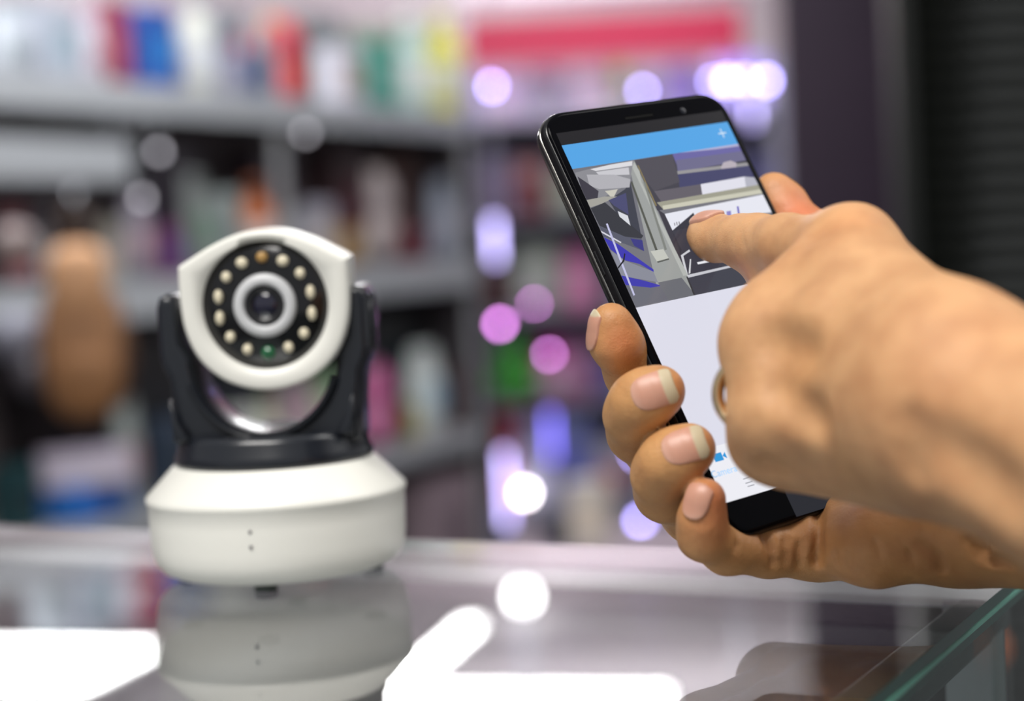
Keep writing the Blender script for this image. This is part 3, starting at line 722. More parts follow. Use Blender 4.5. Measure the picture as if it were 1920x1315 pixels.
bm = bmesh.new(); bx(bm, -L, 0, -D, -.02, .02, .42, .004); obj('plinth', bm, mat('plinth_grey', hx('#46454a'), .5), case)
for x, y in ((-.016, -.02), (-.016, -D + .01), (-L + .01, -.02), (-L + .01, -D + .01)):
    bm = bmesh.new(); bx(bm, x - .008, x + .008, y - .008, y + .008, .42, TOPZ - .0085, .001); obj('corner_post', bm, m_al, case)
# goods lying in the counter
def cpt(x, y, z): return COR + ex * x + ey * y + Vector((0, 0, z))
def local_c(px, py, z):
    p = on_z(px, py, z) - COR; return p.dot(ex), p.dot(ey)

# ------------------------------------------------------------------ product builders
def darker(c, k=.5): return tuple(x * k for x in c)
PID = [0]
def pm(c, r=.45, m=0):
    key = 'p_%02x%02x%02x_%d' % (*[int(min(1, x) * 255) for x in c], int(r * 100)); return mat(key, c, r, m)
def carton(label, cat, loc, w, d, h, col, col2, rz=0, group=None, name='carton'):
    t = thing(name, label, cat, loc, rz, group); b = min(w, h, d) * .03
    bm = bmesh.new(); bx(bm, -w / 2, w / 2, -d / 2, d / 2, 0, h, b); obj('box_body', bm, pm(col), t)
    bm = bmesh.new(); bx(bm, -w * .38, w * .38, -d / 2 - .0006, -d / 2 + .001, h * .22, h * .72, 0); obj('printed_panel', bm, pm(col2), t)
    bm = bmesh.new(); bx(bm, -w * .5, w * .5, -d * .03, d * .03, h - .0004, h + .0006); obj('closing_tape', bm, pm(darker(col, .8)), t)
    return t
def bottle(label, cat, loc, w, h, col, col2, rz=0, group=None, name='bottle'):
    t = thing(name, label, cat, loc, rz, group); r = w / 2
    bm = bmesh.new(); lathe(bm, [(0, 0), (r * .9, 0), (r, h * .03), (r, h * .62), (r * .85, h * .70), (r * .38, h * .80), (r * .36, h * .86), (0, h * .86)], 24); obj('bottle_body', bm, pm(col, .25), t)
    bm = bmesh.new(); lathe(bm, [(0, h * .85), (r * .45, h * .85), (r * .45, h * .98), (r * .38, h), (0, h)], 20); obj('cap', bm, pm(col2, .4), t)
    bm = bmesh.new(); lathe(bm, [(r * 1.0, h * .15), (r * 1.02, h * .16), (r * 1.02, h * .5), (r * 1.0, h * .51)], 24); obj('wrap_label', bm, pm(tuple(.5 * a + .4 for a in col2), .5), t)
    return t
def pack(label, cat, loc, w, h, col, col2, rz=0, group=None, name='blister_pack'):
    """hanging card pack: card, clear-looking bulge, header"""
    t = thing(name, label, cat, loc, rz, group); d = .012
    bm = bmesh.new(); bx(bm, -w / 2, w / 2, 0, .003, 0, h, .0008); obj('backing_card', bm, pm(col), t)
    bm = bmesh.new(); bx(bm, -w * .4, w * .4, -w * .35, 0, h * .08, h * .66, w * .08, 3); obj('goods_bulge', bm, pm(col2, .25), t)
    bm = bmesh.new(); bx(bm, -w * .5, w * .5, -.001, 0, h * .76, h); obj('header_strip', bm, pm(darker(col2, .7)), t)
    return t
def pouch(label, cat, loc, w, h, col, col2, rz=0, group=None, name='pouch'):
    t = thing(name, label, cat, loc, rz, group); bm = bmesh.new(); n = 20; R = []
    for i, (s, dd) in enumerate(((.86, .5), (1, .95), (1, 1), (.98, .85), (.95, .5), (.92, .12), (.92, .08))):
        z = h * (0, .06, .3, .6, .8, .93, 1)[i]
        R.append([bm.verts.new((w / 2 * s * math.copysign(abs(math.cos(a)) ** .6, math.cos(a)), w * .28 * dd * math.copysign(abs(math.sin(a)) ** .8, math.sin(a)), z)) for a in [2 * math.pi * k / n for k in range(n)]])
    for a, b in zip(R, R[1:]):
        for k in range(n): f = bm.faces.new((a[k], a[(k + 1) % n], b[(k + 1) % n], b[k])); f.smooth = True
    bm.faces.new(R[0][::-1]); bm.faces.new(R[-1]); obj('pouch_body', bm, pm(col, .3), t)
    bm = bmesh.new(); bx(bm, -w * .3, w * .3, -w * .286, -w * .2, h * .25, h * .6, w * .03); obj('front_label', bm, pm(col2), t)
    return t
def ball(label, cat, loc, w, h, col, col2, rz=0, group=None, name='plush_toy'):
    t = thing(name, label, cat, loc, rz, group)
    def el(c, r):
        b = bmesh.new(); bmesh.ops.create_uvsphere(b, u_segments=20, v_segments=12, radius=1)
        for v in b.verts: v.co = Vector((c[0] + v.co.x * r[0], c[1] + v.co.y * r[1], c[2] + v.co.z * r[2]))
        for f in b.faces: f.smooth = True
        return b
    obj('plush_body', el((0, 0, h * .3), (w * .42, w * .36, h * .3)), pm(col, .8), t); hdd = obj('plush_head', el((0, -w * .05, h * .74), (w * .40, w * .36, h * .26)), pm(col, .8), t)
    for s in (-1, 1):
        obj('ear', el((s * w * .26, 0, h * .96), (w * .12, w * .08, h * .1)), pm(col2, .8), t); obj('arm', el((s * w * .42, -w * .1, h * .36), (w * .12, w * .14, h * .16)), pm(col2, .8), t)
    return t
KIND = dict(c='carton', b='bottle', k='pack', p='pouch', t='toy')
def put(kind, label, loc, w, h, col, col2, rz=0, group=None):
    col = hx(col) if isinstance(col, str) else col; col2 = hx(col2) if isinstance(col2, str) else col2
    if kind == 'c': return carton(label, 'box', loc, w, w * .6, h, col, col2, rz, group)
    if kind == 'b': return bottle(label, 'bottle', loc, w, h, col, col2, rz, group)
    if kind == 'k': return pack(label, 'packet', loc, w, h, col, col2, rz, group)
    if kind == 'p': return pouch(label, 'pouch', loc, w, h, col, col2, rz, group)
    if kind == 't': return ball(label, 'toy', loc, w, h, col, col2, rz, group)

# goods in the counter, seen dimly through the glass
for i, (kd, lab, x, y, w_, h_, c1, c2) in enumerate([
    ('c', 'flat mauve box lying inside the counter under the glass, nearest the front', 1060, 1220, .10, .05, '#8a6a7c', '#b49aa8'),
    ('c', 'pale grey box inside the counter under the glass, left of the mauve boxes', 760, 1200, .11, .06, '#c5c7c3', '#9ea2a2'),
    ('c', 'dark plum box inside the counter beside the vertical cream box', 1180, 1180, .08, .05, '#5b3f52', '#8a6a7c'),
    ('c', 'upright cream box inside the counter below the palm of the holding hand', 1400, 1180, .055, .12, '#c9cabb', '#a8aa9c'),
    ('c', 'small violet box inside the counter left of the cream box', 1330, 1150, .05, .10, '#8f8fd0', '#6a6ab0'),
    ('c', 'brownish box inside the counter under the left strip of glass', 230, 1230, .12, .07, '#8d8064', '#5f4f45'),
    ('c', 'grey blue box inside the counter at its far left end', 60, 1110, .12, .09, '#8a98a2', '#5f707c')]):
    lx, ly = local_c(x, y, .86); lx = min(lx, -.08); ly = max(min(ly, -.1), -D + .08)
    put(kd, lab, cpt(lx, ly, .729), w_, h_ * 1.7, c1, c2, ang + .1 * i)

# ================================================================== shop shell
CE = CAM.z + 1.62
bm = bmesh.new(); bx(bm, -6, 6, -3, 9.2, -.05, 0); struct('floor', bm, mat('floor_tiles_dark', hx('#4a474a'), .35, bump=.1, scale=3, vary=.2), 'dark tiled shop floor')
bm = bmesh.new(); bx(bm, -6, 6, 2.2, 9.2, CE, CE + .05); struct('ceiling', bm, mat('ceiling_paint', hx('#d2cccf'), .8), 'pale flat shop ceiling with light panels')
bm = bmesh.new(); bx(bm, -6, 6, 9.2, 9.3, 0, CE); struct('wall_back', bm, mat('back_wall_paint', hx('#a89ca2'), .7), 'dim grey back wall of the shop')
bm = bmesh.new(); bx(bm, -6.1, -6, -3, 9.2, 0, CE); struct('wall_left', bm, mat('back_wall_paint', hx('#77767c'), .7), 'dim grey side wall of the shop')

# ------------------------------------------------------------------ shelf wall on the left
S0, S1 = Vector((-1.0, 3.5, 0)), Vector((-.12, 5.3, 0)); sd = (S1 - S0).normalized(); sn = Vector((-sd.y, sd.x, 0)); sang = math.atan2(sd.y, sd.x)
def shelf_at(px, z_rel, off=0.0):
    """point on the shelf front line (moved back by off) seen in column px at height z_rel above the eye"""
    b = S0 + sn * off
    lo_, hi_ = -3.0, 3.0
    for _ in range(40):
        m_ = (lo_ + hi_) / 2; p = b + sd * m_ + Vector((0, 0, CAM.z + z_rel)); v = p - CAM
        x = 960 + F * v.dot(RT) / v.dot(FW)
        if x < px: lo_ = m_
        else: hi_ = m_
    return b + sd * m_ + Vector((0, 0, CAM.z + z_rel)), m_
SA = shelf_at(-150, .35)[1]; SB = shelf_at(878, .35)[1]
unit = thing('shelf_unit', 'long grey shop shelving unit packed with small goods behind the security camera', 'shelf', (S0.x, S0.y, 0), sang)
m_sh = mat('shelf_grey', hx('#9a9a9c'), .45); m_shd = mat('shelf_back', hx('#7c7173'), .7); m_strip = mat('price_rail', hx('#aeb0b4'), .4)
levels = [('top', .392, .068), ('middle', -.030, .085), ('lower', -.53, .05), ('bottom', -.95, .04)]
for nm, z, t in levels:
    bm = bmesh.new(); bx(bm, SA, SB, .004, .40, CAM.z + z - .022, CAM.z + z, .001); b = obj('shelf_board', bm, m_sh, unit)
    bm = bmesh.new(); bx(bm, SA, SB, -.006, .004, CAM.z + z - t, CAM.z + z, .001); obj('price_rail', bm, m_strip, unit)
bm = bmesh.new(); bx(bm, SA, SB, .40, .415, 0, CAM.z + .56); obj('back_panel', bm, m_shd, unit)
for x in (SB - .012, SB - 1.0, SA + .012):
    for ya, yb_ in ((.004, .02), (.384, .40)):
        bm = bmesh.new(); bx(bm, x - .012, x + .012, ya, yb_, 0, CAM.z + .56, .002); obj('upright', bm, m_sh, unit)
bm = bmesh.new(); bx(bm, SB, SB + .015, 0, .40, 0, CAM.z + .385, .001); obj('end_panel', bm, mat('shelf_end_dark', hx('#454044'), .6), unit)
bm = bmesh.new(); bx(bm, SA, SB, .0, .40, 0, .12); obj('kick_board', bm, m_sh, unit)
# extra deep ledge in the near left part
zl = .262; e1 = shelf_at(225, zl - .04)[1]
bm = bmesh.new(); bx(bm, SA, e1, -.03, .38, CAM.z + .178, CAM.z + zl, .004); obj('deep_ledge', bm, m_strip, unit, label='broad plain grey ledge below the top shelf')

def goods(items, z_rel, off, group, where, depth_jit=0):
    for it in items:
        kd, px, wpx, hpx, c1, c2, lab = it
        p, m_ = shelf_at(px, z_rel, off); dep = (p - CAM).dot(FW); f_ = dep / F
        put(kd, lab, p, wpx * f_ * 1.05, hpx * f_, c1, c2, sang, group)
G1 = 'goods on the top shelf of the long unit'
goods([
 ('p', 20, 95, 120, '#b4b8c0', '#8f979c', 'white pouch at the far left end of the top shelf'),
 ('c', 105, 90, 140, '#a8acb8', '#94a4b0', 'white box on the top shelf just right of the white pouch at its left end'),
 ('p', 175, 60, 115, '#c8c2cc', '#b08c98', 'pinkish grey pouch on the top shelf left of the dark red box'),
 ('c', 222, 44, 160, '#8a2a40', '#b35a6a', 'dark red box on the top shelf between a pinkish pouch and a blue box'),
 ('c', 290, 85, 150, '#2c4f9c', '#2b7cc4', 'big blue box on the top shelf right of the dark red box'),
 ('b', 372, 62, 190, '#c4c4ba', '#a9adb2', 'tall cream bottle on the top shelf right of the big blue box'),
 ('k', 430, 60, 120, '#8b8fae', '#a9a7b8', 'violet grey card pack on the top shelf beside the tall cream bottle'),
 ('c', 490, 56, 90, '#3f5078', '#6b7390', 'low navy box on the top shelf in front of the red and orange toy'),
 ('c', 640, 80, 110, '#d9d8e4', '#c0a898', 'off white box on the top shelf left of the green box'),
 ('c', 718, 62, 130, '#3f8f7c', '#8ac4b8', 'sea green box on the top shelf left of the pale mint bottle'),
 ('b', 775, 58, 190, '#bcd8d0', '#e8efe8', 'pale mint bottle on the top shelf between green box and yellow pouch'),
 ('b', 835, 72, 190, '#d8cf2e', '#e8e69a', 'bright yellow bottle on the top shelf near the right end of the unit')], .394, .08, G1, '')
goods([
 ('t', 530, 105, 170, '#d8384e', '#e0b060', 'red plush toy with orange ears sitting behind the low navy box on the top shelf'),
 ('c', 60, 130, 165, '#8a9298', '#808e98', 'large pale carton at the back of the top shelf near its left end'),
 ('c', 600, 100, 180, '#7c8286', '#a0a4a4', 'tall grey carton at the back of the top shelf behind the off white box'),
 ('c', 715, 110, 175, '#a0a298', '#a8a040', 'tall pale carton with yellowish panel at the back of the top shelf'),
 ('c', 425, 90, 180, '#94979e', '#c84a5a', 'tall light grey carton with red panel at the back of the top shelf'),
 ('c', 215, 120, 165, '#b9a0b0', '#a83a4c', 'tall mauve carton with red panel behind the dark red box'),
 ('c', 785, 100, 180, '#b4b6b2', '#b0b088', 'tall white carton at the back right end of the top shelf')], .394, .24, 'cartons at the back of the top shelf', '')
G2 = 'goods on the middle shelf of the long unit'
mid = [('k', 30, 70, 150, '#8c8286', '#a86a70', 'greyish pack with pink bulge at the left end of the middle shelf'),
 ('b', 95, 60, 140, '#4c4a52', '#8a8a90', 'dark grey bottle on the middle shelf beside the greyish pink pack'),
 ('c', 205, 50, 110, '#a9a59a', '#c8b8b0', 'beige box on the middle shelf behind the tan rucksack'),
 ('p', 262, 62, 150, '#8f8894', '#c8a8b0', 'mauve grey pouch on the middle shelf left of the plum box'),
 ('c', 318, 60, 95, '#6b3560', '#4a3c78', 'plum coloured box on the middle shelf left of the security camera head'),
 ('p', 372, 60, 190, '#7e8280', '#4d7a5c', 'grey green pouch on the middle shelf above the camera head'),
 ('c', 425, 60, 150, '#9ba2a0', '#6e7a78', 'grey box on the middle shelf left of the orange bottle'),
 ('b', 484, 66, 170, '#b5602c', '#8a4a28', 'orange brown bottle on the middle shelf right above the camera head'),
 ('c', 545, 58, 110, '#8d9090', '#b0a8ac', 'light grey box on the middle shelf right of the orange bottle'),
 ('c', 600, 58, 120, '#a8a4b0', '#c9bcae', 'pale lilac grey box on the middle shelf'),
 ('c', 655, 56, 70, '#9a7440', '#b8a890', 'small ochre box on the middle shelf left of the dark red box'),
 ('t', 715, 70, 170, '#b0a4a4', '#cfc0bc', 'grey pink plush toy sitting on the middle shelf'),
 ('c', 772, 66, 62, '#6a2630', '#4a2634', 'low dark red box on the middle shelf'),
 ('p', 835, 70, 150, '#9aa0ae', '#b8b4c0', 'blue grey pouch at the right end of the middle shelf')]
goods(mid, -.028, .07, G2, '')
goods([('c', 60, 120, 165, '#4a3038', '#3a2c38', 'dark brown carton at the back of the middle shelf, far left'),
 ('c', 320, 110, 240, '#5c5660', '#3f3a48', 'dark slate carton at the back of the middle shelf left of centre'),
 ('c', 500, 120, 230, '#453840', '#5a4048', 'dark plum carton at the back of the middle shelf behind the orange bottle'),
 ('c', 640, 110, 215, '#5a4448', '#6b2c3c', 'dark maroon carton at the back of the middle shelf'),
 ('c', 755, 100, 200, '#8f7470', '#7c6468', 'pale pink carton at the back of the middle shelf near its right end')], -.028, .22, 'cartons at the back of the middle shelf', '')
goods([('c', 700, 120, 150, '#5c5458', '#6c6064', 'dull grey carton on the bottom shelf behind the camera base'), ('c', 812, 170, 190, '#a08c94', '#8a7880', 'dusty mauve carton on the bottom shelf right of the camera base')], -.949, .1, 'cartons on the bottom shelf', '')
G3 = 'goods on the lower shelf of the long unit'
goods([('c', 160, 150, 62, '#2a7ad4', '#1c5cb8', 'bright blue box lying on the lower shelf left of the security camera base'),
 ('c', 34, 80, 130, '#123c40', '#0e2a30', 'dark teal box at the left end of the lower shelf'),
 ('p', 245, 60, 200, '#9aa09c', '#a88a84', 'grey pouch on the lower shelf right of the blue box'),
 ('c', 315, 70, 150, '#3a4658', '#22303e', 'dark blue grey box on the lower shelf beside the black yoke'),
 ('c', 395, 60, 150, '#456a50', '#2f5040', 'green box on the lower shelf seen through the yoke opening'),
 ('c', 455, 66, 130, '#dcdcd6', '#b8bcae', 'white box on the lower shelf seen through the yoke opening'),
 ('b', 508, 40, 150, '#c9cdb4', '#a8b08c', 'slim pale green bottle on the lower shelf behind the yoke opening'),
 ('c', 560, 70, 140, '#d8a8b8', '#e0c0c8', 'pink box on the lower shelf seen through the yoke opening'),
 ('c', 622, 56, 150, '#a8c8a0', '#d0dcc8', 'light green box on the lower shelf right of the pink box'),
 ('t', 705, 85, 150, '#d070a0', '#e0a0c0', 'pink plush toy on the lower shelf just right of the security camera'),
 ('c', 772, 34, 65, '#8a7a18', '#b0a030', 'small mustard box on the lower shelf beside the pink toy'),
 ('p', 800, 95, 165, '#dfe6e2', '#a8c8d8', 'white pouch with pale blue label at the right end of the lower shelf'),
 ('c', 862, 50, 110, '#4a2428', '#2c1c20', 'dark brown box at the very right end of the lower shelf')], -.528, .08, G3, '')
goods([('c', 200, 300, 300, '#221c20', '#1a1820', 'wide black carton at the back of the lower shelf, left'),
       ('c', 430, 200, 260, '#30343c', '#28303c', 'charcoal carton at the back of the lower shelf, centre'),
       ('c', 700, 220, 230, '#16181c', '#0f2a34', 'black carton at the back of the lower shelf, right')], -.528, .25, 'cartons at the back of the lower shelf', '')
bp, _ = shelf_at(160, -.49, .08)
# pinkish white box on the blue one
p, _m = shelf_at(165, -.528, .07); dpt = (p - CAM).dot(FW) / F
put('c', 'pinkish white flat box lying on top of the bright blue box', p + Vector((0, 0, 63 * dpt)), 165 * dpt, 62 * dpt, '#c9bccc', '#d8cdd8', .35)

# tan rucksack hanging in front of the shelf
rp_ = P(165, 790, 3.05); k_ = 3.05 / F
ruck = thing('rucksack', 'tan brown rucksack with dark handle hanging in front of the shelves at the left', 'bag', (rp_.x, rp_.y, rp_.z), .15)
def elb(c, r, seg=24):
    b = bmesh.new(); bmesh.ops.create_uvsphere(b, u_segments=seg, v_segments=14, radius=1)
    for v in b.verts:
        s = Vector([math.copysign(abs(t) ** .7, t) for t in v.co]); v.co = Vector((c[0] + s.x * r[0], c[1] + s.y * r[1], c[2] + s.z * r[2]))
    for f in b.faces: f.smooth = True
    return b
obj('bag_body', elb((0, 0, 135 * k_), (72 * k_, .05, 135 * k_)), pm(hx('#ab7b54'), .6), ruck)
obj('top_flap', elb((0, -.015, 265 * k_), (56 * k_, .045, 70 * k_)), pm(hx('#dca67a'), .55), ruck, label='lighter tan rounded flap')
obj('front_pocket', elb((8 * k_, -.05, 75 * k_), (52 * k_, .022, 62 * k_)), pm(hx('#97683f'), .6), ruck)
bm = bmesh.new(); tube(bm, [(-30 * k_, 0, 315 * k_), (-26 * k_, 0, 380 * k_), (0, 0, 405 * k_), (26 * k_, 0, 380 * k_), (30 * k_, 0, 315 * k_)], .012, 10); obj('carry_handle', bm, pm(hx('#3a2618'), .6), ruck)
for s in (-1, 1):
    bm = bmesh.new(); tube(bm, [(s * 60 * k_, .03, 230 * k_), (s * 80 * k_, .03, 120 * k_), (s * 62 * k_, .03, 20 * k_)], .010, 8); obj('shoulder_strap', bm, pm(hx('#5a3c28'), .6), ruck)
bm = bmesh.new(); tube(bm, [(0, 0, 398 * k_), (0, .02, 430 * k_), (0, .14, 440 * k_)], .005, 8); obj('hanging_hook', bm, m_al, ruck)
for i, (px, py, r, c, lab) in enumerate([(32, 625, 48, '#9a9aa8', 'silver grey round tin hanging left of the tan rucksack'), (28, 460, 40, '#8a7a78', 'dusty rose round tin hanging high left of the rucksack'), (70, 700, 42, '#5f5a60', 'dull grey round tin hanging low beside the rucksack')]):
    d = 3.1; c0 = P(px, py, d); rr = r * d / F
    t = thing('round_tin', lab, 'tin', (c0.x, c0.y, c0.z - rr), 0, 'round tins hanging by the rucksack')
    bm = bmesh.new(); lathe(bm, [(0, -.02), (rr, -.018), (rr, .018), (0, .02)], 32); bmesh.ops.rotate(bm, verts=bm.verts, matrix=Matrix.Rotation(math.pi / 2, 3, 'X')); bmesh.ops.translate(bm, verts=bm.verts, vec=(0, 0, rr)); obj('tin_body', bm, pm(hx(c), .35), t)
    bm = bmesh.new(); lathe(bm, [(rr * .7, .018), (rr * .7, .024), (0, .026)], 32); bmesh.ops.rotate(bm, verts=bm.verts, matrix=Matrix.Rotation(math.pi / 2, 3, 'X')); bmesh.ops.translate(bm, verts=bm.verts, vec=(0, 0, rr)); obj('tin_lid', bm, pm(darker(hx(c), 1.15), .3), t)

# ------------------------------------------------------------------ lit glass cabinet further back
DY = 6.4
def cab(px, py, dy=0):
    v = on_y(px, py, DY + dy); return v
cl, crr = cab(892, 700), cab(1478, 700)
zt = CAM.z + .62
cabn = thing('glass_cabinet', 'tall lit glass display cabinet with violet light strips behind the phone', 'cabinet', ((cl.x + crr.x) / 2, DY, 0))
cw2 = (crr.x - cl.x) / 2
m_post = mat('cabinet_white_post', hx('#9a98a6'), .4)
for x in (-cw2, -cw2 * .05, cw2):
    bm = bmesh.new(); bx(bm, x - .018, x + .018, -.02, .02, 0, zt, .002); obj('cabinet_post', bm, m_post, cabn)
bm = bmesh.new(); bx(bm, -cw2, cw2, .40, .42, 0, zt); obj('cabinet_back', bm, mat('cabinet_back', hx('#77738a'), .6), cabn)
for x in (-cw2, cw2):
    bm = bmesh.new(); bx(bm, x - .005, x + .005, .02, .40, 0, zt); obj('cabinet_side', bm, mat('cabinet_side', hx('#6a6674'), .6), cabn)
cz = [.44, .10, -.24, -.56, -.95]
for z in cz:
    bm = bmesh.new(); bx(bm, -cw2, cw2, .0, .40, CAM.z + z - .012, CAM.z + z, .001); obj('cabinet_shelf', bm, mat('cabinet_shelf', hx('#8f8e98'), .4), cabn)
bm = bmesh.new(); bx(bm, -cw2, cw2, 0, .4, 0, .10); obj('cabinet_plinth', bm, m_post, cabn)
for px, py, za, zb_ in ((930, 450, CAM.z - .07, zt), (952, 915, 0, CAM.z - .69), (1036, 817, 0, CAM.z - .55), (1412, 213, CAM.z + .47, zt)):
    x = on_y(px, py, DY).x - (cl.x + crr.x) / 2; bm = bmesh.new(); bx(bm, x - .006, x + .006, -.0265, -.004, za, zb_, .001); obj('light_rail', bm, m_post, cabn)
# red fascia sign board over it
f0, f1 = on_y(892, 85, DY - .12), on_y(1372, 48, DY - .12); fm = (f0 + f1) / 2
fas = thing('fascia_board', 'crimson red fascia board hanging over the glass cabinet', 'sign', (fm.x, fm.y, fm.z)); hw = (f1.x - f0.x) / 2 + .03
bm = bmesh.new(); bx(bm, -hw, hw, -.02, .02, -.078, .068, .004); obj('red_board', bm, pm(hx('#b01640'), .55), fas)
bm = bmesh.new(); bx(bm, -hw, hw, -.025, .025, .068, .085, .002); obj('pale_top_trim', bm, pm(hx('#b88890'), .5), fas)
bm = bmesh.new(); bx(bm, -hw, hw, -.025, .025, -.10, -.078, .002); obj('pale_bottom_trim', bm, pm(hx('#b07888'), .5), fas)
for s in (-1, 1):
    bm = bmesh.new(); tube(bm, [(s * hw * .8, 0, .08), (s * hw * .8, 0, CE - fm.z)], .006, 8); obj('suspension_rod', bm, m_al, fas)
def lightmat(n, col, e): return mat(n, col, .4, emit=e)
m_lil = lightmat('lilac_light', hx('#c0b6f6'), 6); m_vio = lightmat('violet_light', hx('#7a70f0'), 5); m_whl = lightmat('white_light', (1, .97, .98), 14); m_pkl = lightmat('pink_light', hx('#e08ae8'), 10)
STRONG = {'lilac_light': lightmat('lilac_lamp', hx('#b4a8ff'), 26), 'pink_light': lightmat('pink_lamp', hx('#e08ae8'), 24), 'white_light': lightmat('white_lamp', hx('#fff6f6'), 24)}
def lamp(label, px, py0, py1, m, r=.012, d=None, group='small bright lamps in the glass cabinet'):
    """an upright light tube with end caps, or a small round lamp"""
    a = on_y(px, py0, (DY - .033 if py1 - py0 > 30 else DY + .035) if d is None else d); b = on_y(px, py1, (DY - .033 if py1 - py0 > 30 else DY + .035) if d is None else d)
    t = thing('light_tube' if py1 - py0 > 30 else 'small_lamp', label, 'lamp', (b.x, b.y, b.z), 0, group); L_ = (a - b).length
    bm = bmesh.new()
    if py1 - py0 > 30: lathe(bm, [(0, 0), (r, .001), (r, L_), (0, L_ + .001)], 16)
    else: lathe(bm, [(0, 0), (r * .7, r * .35), (r, r), (r * .7, r * 1.65), (0, r * 2)], 16)
    obj('glowing_part', bm, m if py1 - py0 > 30 else STRONG.get(m.name, m), t)
    dn = [z for z in cz if CAM.z + z < b.z - .012]
    zb = CAM.z + (max(dn) if dn else cz[-1]) + .0005 - b.z
    if py1 - py0 <= 30:
        bm = bmesh.new(); lathe(bm, [(0, zb), (.03, zb), (.03, zb + .004), (.004, zb + .008), (.004, -.008), (0, -.008)], 16); obj('lamp_stem', bm, m_post, t)
    for z in ((-.012, 0), (L_, L_ + .012)) if py1 - py0 > 30 else ((-.01, 0),):
        bm = bmesh.new(); lathe(bm, [(0, z[0]), (r * .8, z[0]), (r * .8, z[1]), (0, z[1])], 16); obj('lamp_cap', bm, m_post, t)
    return t
lamp('lilac light tube at the left post of the cabinet, level with the phone picture', 930, 412, 490, m_lil, .012)
lamp('low lilac light tube at the left post of the cabinet, beside the big white lamp', 952, 848, 985, m_lil, .011)
lamp('violet light tube left of the gap beneath the fingers, low in the cabinet', 1036, 775, 860, m_vio, .009)
lamp('round lilac lamp under the red board at the left post', 921, 158, 170, m_lil, .015)
lamp('pale round lamp just above the top edge of the phone', 1205, 170, 176, m_lil, .011)
lamp('round lilac lamp at the upper right of the cabinet, left one of the bright cluster', 1365, 150, 160, m_lil, .016)
lamp('round lilac lamp at the upper right of the cabinet, right one of the bright cluster', 1438, 150, 160, m_lil, .016)
lamp('round lilac lamp between the two of the bright cluster, upper right of the cabinet', 1398, 146, 156, m_lil, .012)
lamp('pale lilac lamp at the left end of the bright cluster, right above the phone corner', 1338, 150, 158, m_lil, .010)
lamp('short lilac tube under the bright cluster near the phone corner', 1412, 195, 232, m_lil, .008)
lamp('round pink lamp left of the phone, below the lilac tube', 938, 605, 615, m_pkl, .014)
lamp('round mauve lamp beside the pink one, left of the phone', 1002, 566, 574, m_pkl, .008)
lamp('purple round lamp left of the index fingertip of the holding hand', 1030, 662, 670, m_pkl, .010)
lamp('big white round lamp low in the cabinet, left of the hands', 985, 925, 935, m_whl, .019)
lamp('white lilac round lamp below the ring fingertip of the holding hand', 1200, 975, 987, m_lil, .017)
lamp('small lilac lamp peeping out beside the ring finger of the holding hand', 1192, 850, 858, m_lil, .010)
for px, py, lab, hz in [(215, 283, 'small added glint at the right end of the deep grey ledge, leftmost of four', 0), (298, 285, 'small added glint hanging straight right of the leftmost one, at the same height', 0), (573, 250, 'small added glint below the top shelf right of the orange bottle', 0), (266, 372, 'small added glint hanging lower than the others, above the plum box', 0)]:  # glowing beads added to imitate blurred glints, not real lamps
    b_, m_ = shelf_at(px, .3); dpt = (b_ - CAM).dot(FW) - .02; c0 = P(px, py, dpt)
    t = thing('shelf_glint', lab, 'lamp', (c0.x, c0.y, c0.z), sang, 'added glowing glints under the top shelf')
    bm = bmesh.new(); lathe(bm, [(0, -.009), (.006, -.007), (.009, 0), (.006, .007), (0, .009)], 16); obj('glow_globe', bm, lightmat('glint_glow', hx('#d8d4dc'), 3.2), t)
    bm = bmesh.new(); tube(bm, [(0, 0, .008), (0, 0, CAM.z + .33 - c0.z), (0, .02, CAM.z + .33 - c0.z)], .002, 8); obj('globe_cord', bm, m_al, t)
G4 = 'goods in the lit glass cabinet'
def cgoods(items, zi, dy):
    for kd, px, wpx, hpx, c1, c2, lab in items:
        v = on_y(px, 500, DY + dy); f_ = (DY + dy) / F
        put(kd, lab, Vector((v.x, v.y, CAM.z + cz[zi] + .0005)), wpx * f_, hpx * f_, c1, c2, 0, G4)
cgoods([('c', 950, 80, 90, '#a9a0b8', '#c8b8c8', 'mauve grey box on the top cabinet shelf at the left'), ('c', 1040, 80, 100, '#b0a8c0', '#8f96a8', 'lilac grey box on the top cabinet shelf, second from left'), ('c', 1130, 70, 90, '#bdb0c8', '#d0c8d8', 'pale lilac box on the top cabinet shelf behind the phone top edge'),
        ('b', 1180, 30, 120, '#93a045', '#b0b870', 'small olive green bottle on the top cabinet shelf above the phone'), ('c', 1290, 70, 90, '#a898c8', '#8880c0', 'violet grey box on the top cabinet shelf right of the green bottle'), ('c', 1400, 90, 100, '#c0b4e4', '#a8a0e0', 'light violet box on the top cabinet shelf at the right')], 0, .15)
cgoods([('c', 935, 70, 120, '#554a68', '#70607c', 'dark violet box on the second cabinet shelf at the left'), ('p', 1000, 60, 110, '#7a3030', '#5a3440', 'brick red pouch on the second cabinet shelf'), ('c', 1065, 60, 90, '#6a7068', '#8a9080', 'grey green box on the second cabinet shelf beside the phone'), ('c', 1430, 60, 120, '#2a2838', '#4a4878', 'dark navy box on the second cabinet shelf right of the phone')], 1, .15)
cgoods([('p', 926, 40, 120, '#5a3430', '#6a4a40', 'brown pouch on the third cabinet shelf at the left'), ('c', 1005, 90, 130, '#7d8378', '#99a094', 'sage grey box on the third cabinet shelf'), ('c', 1085, 60, 110, '#b05888', '#c88aa8', 'pink box on the third cabinet shelf next to the phone edge'), ], 2, .15)
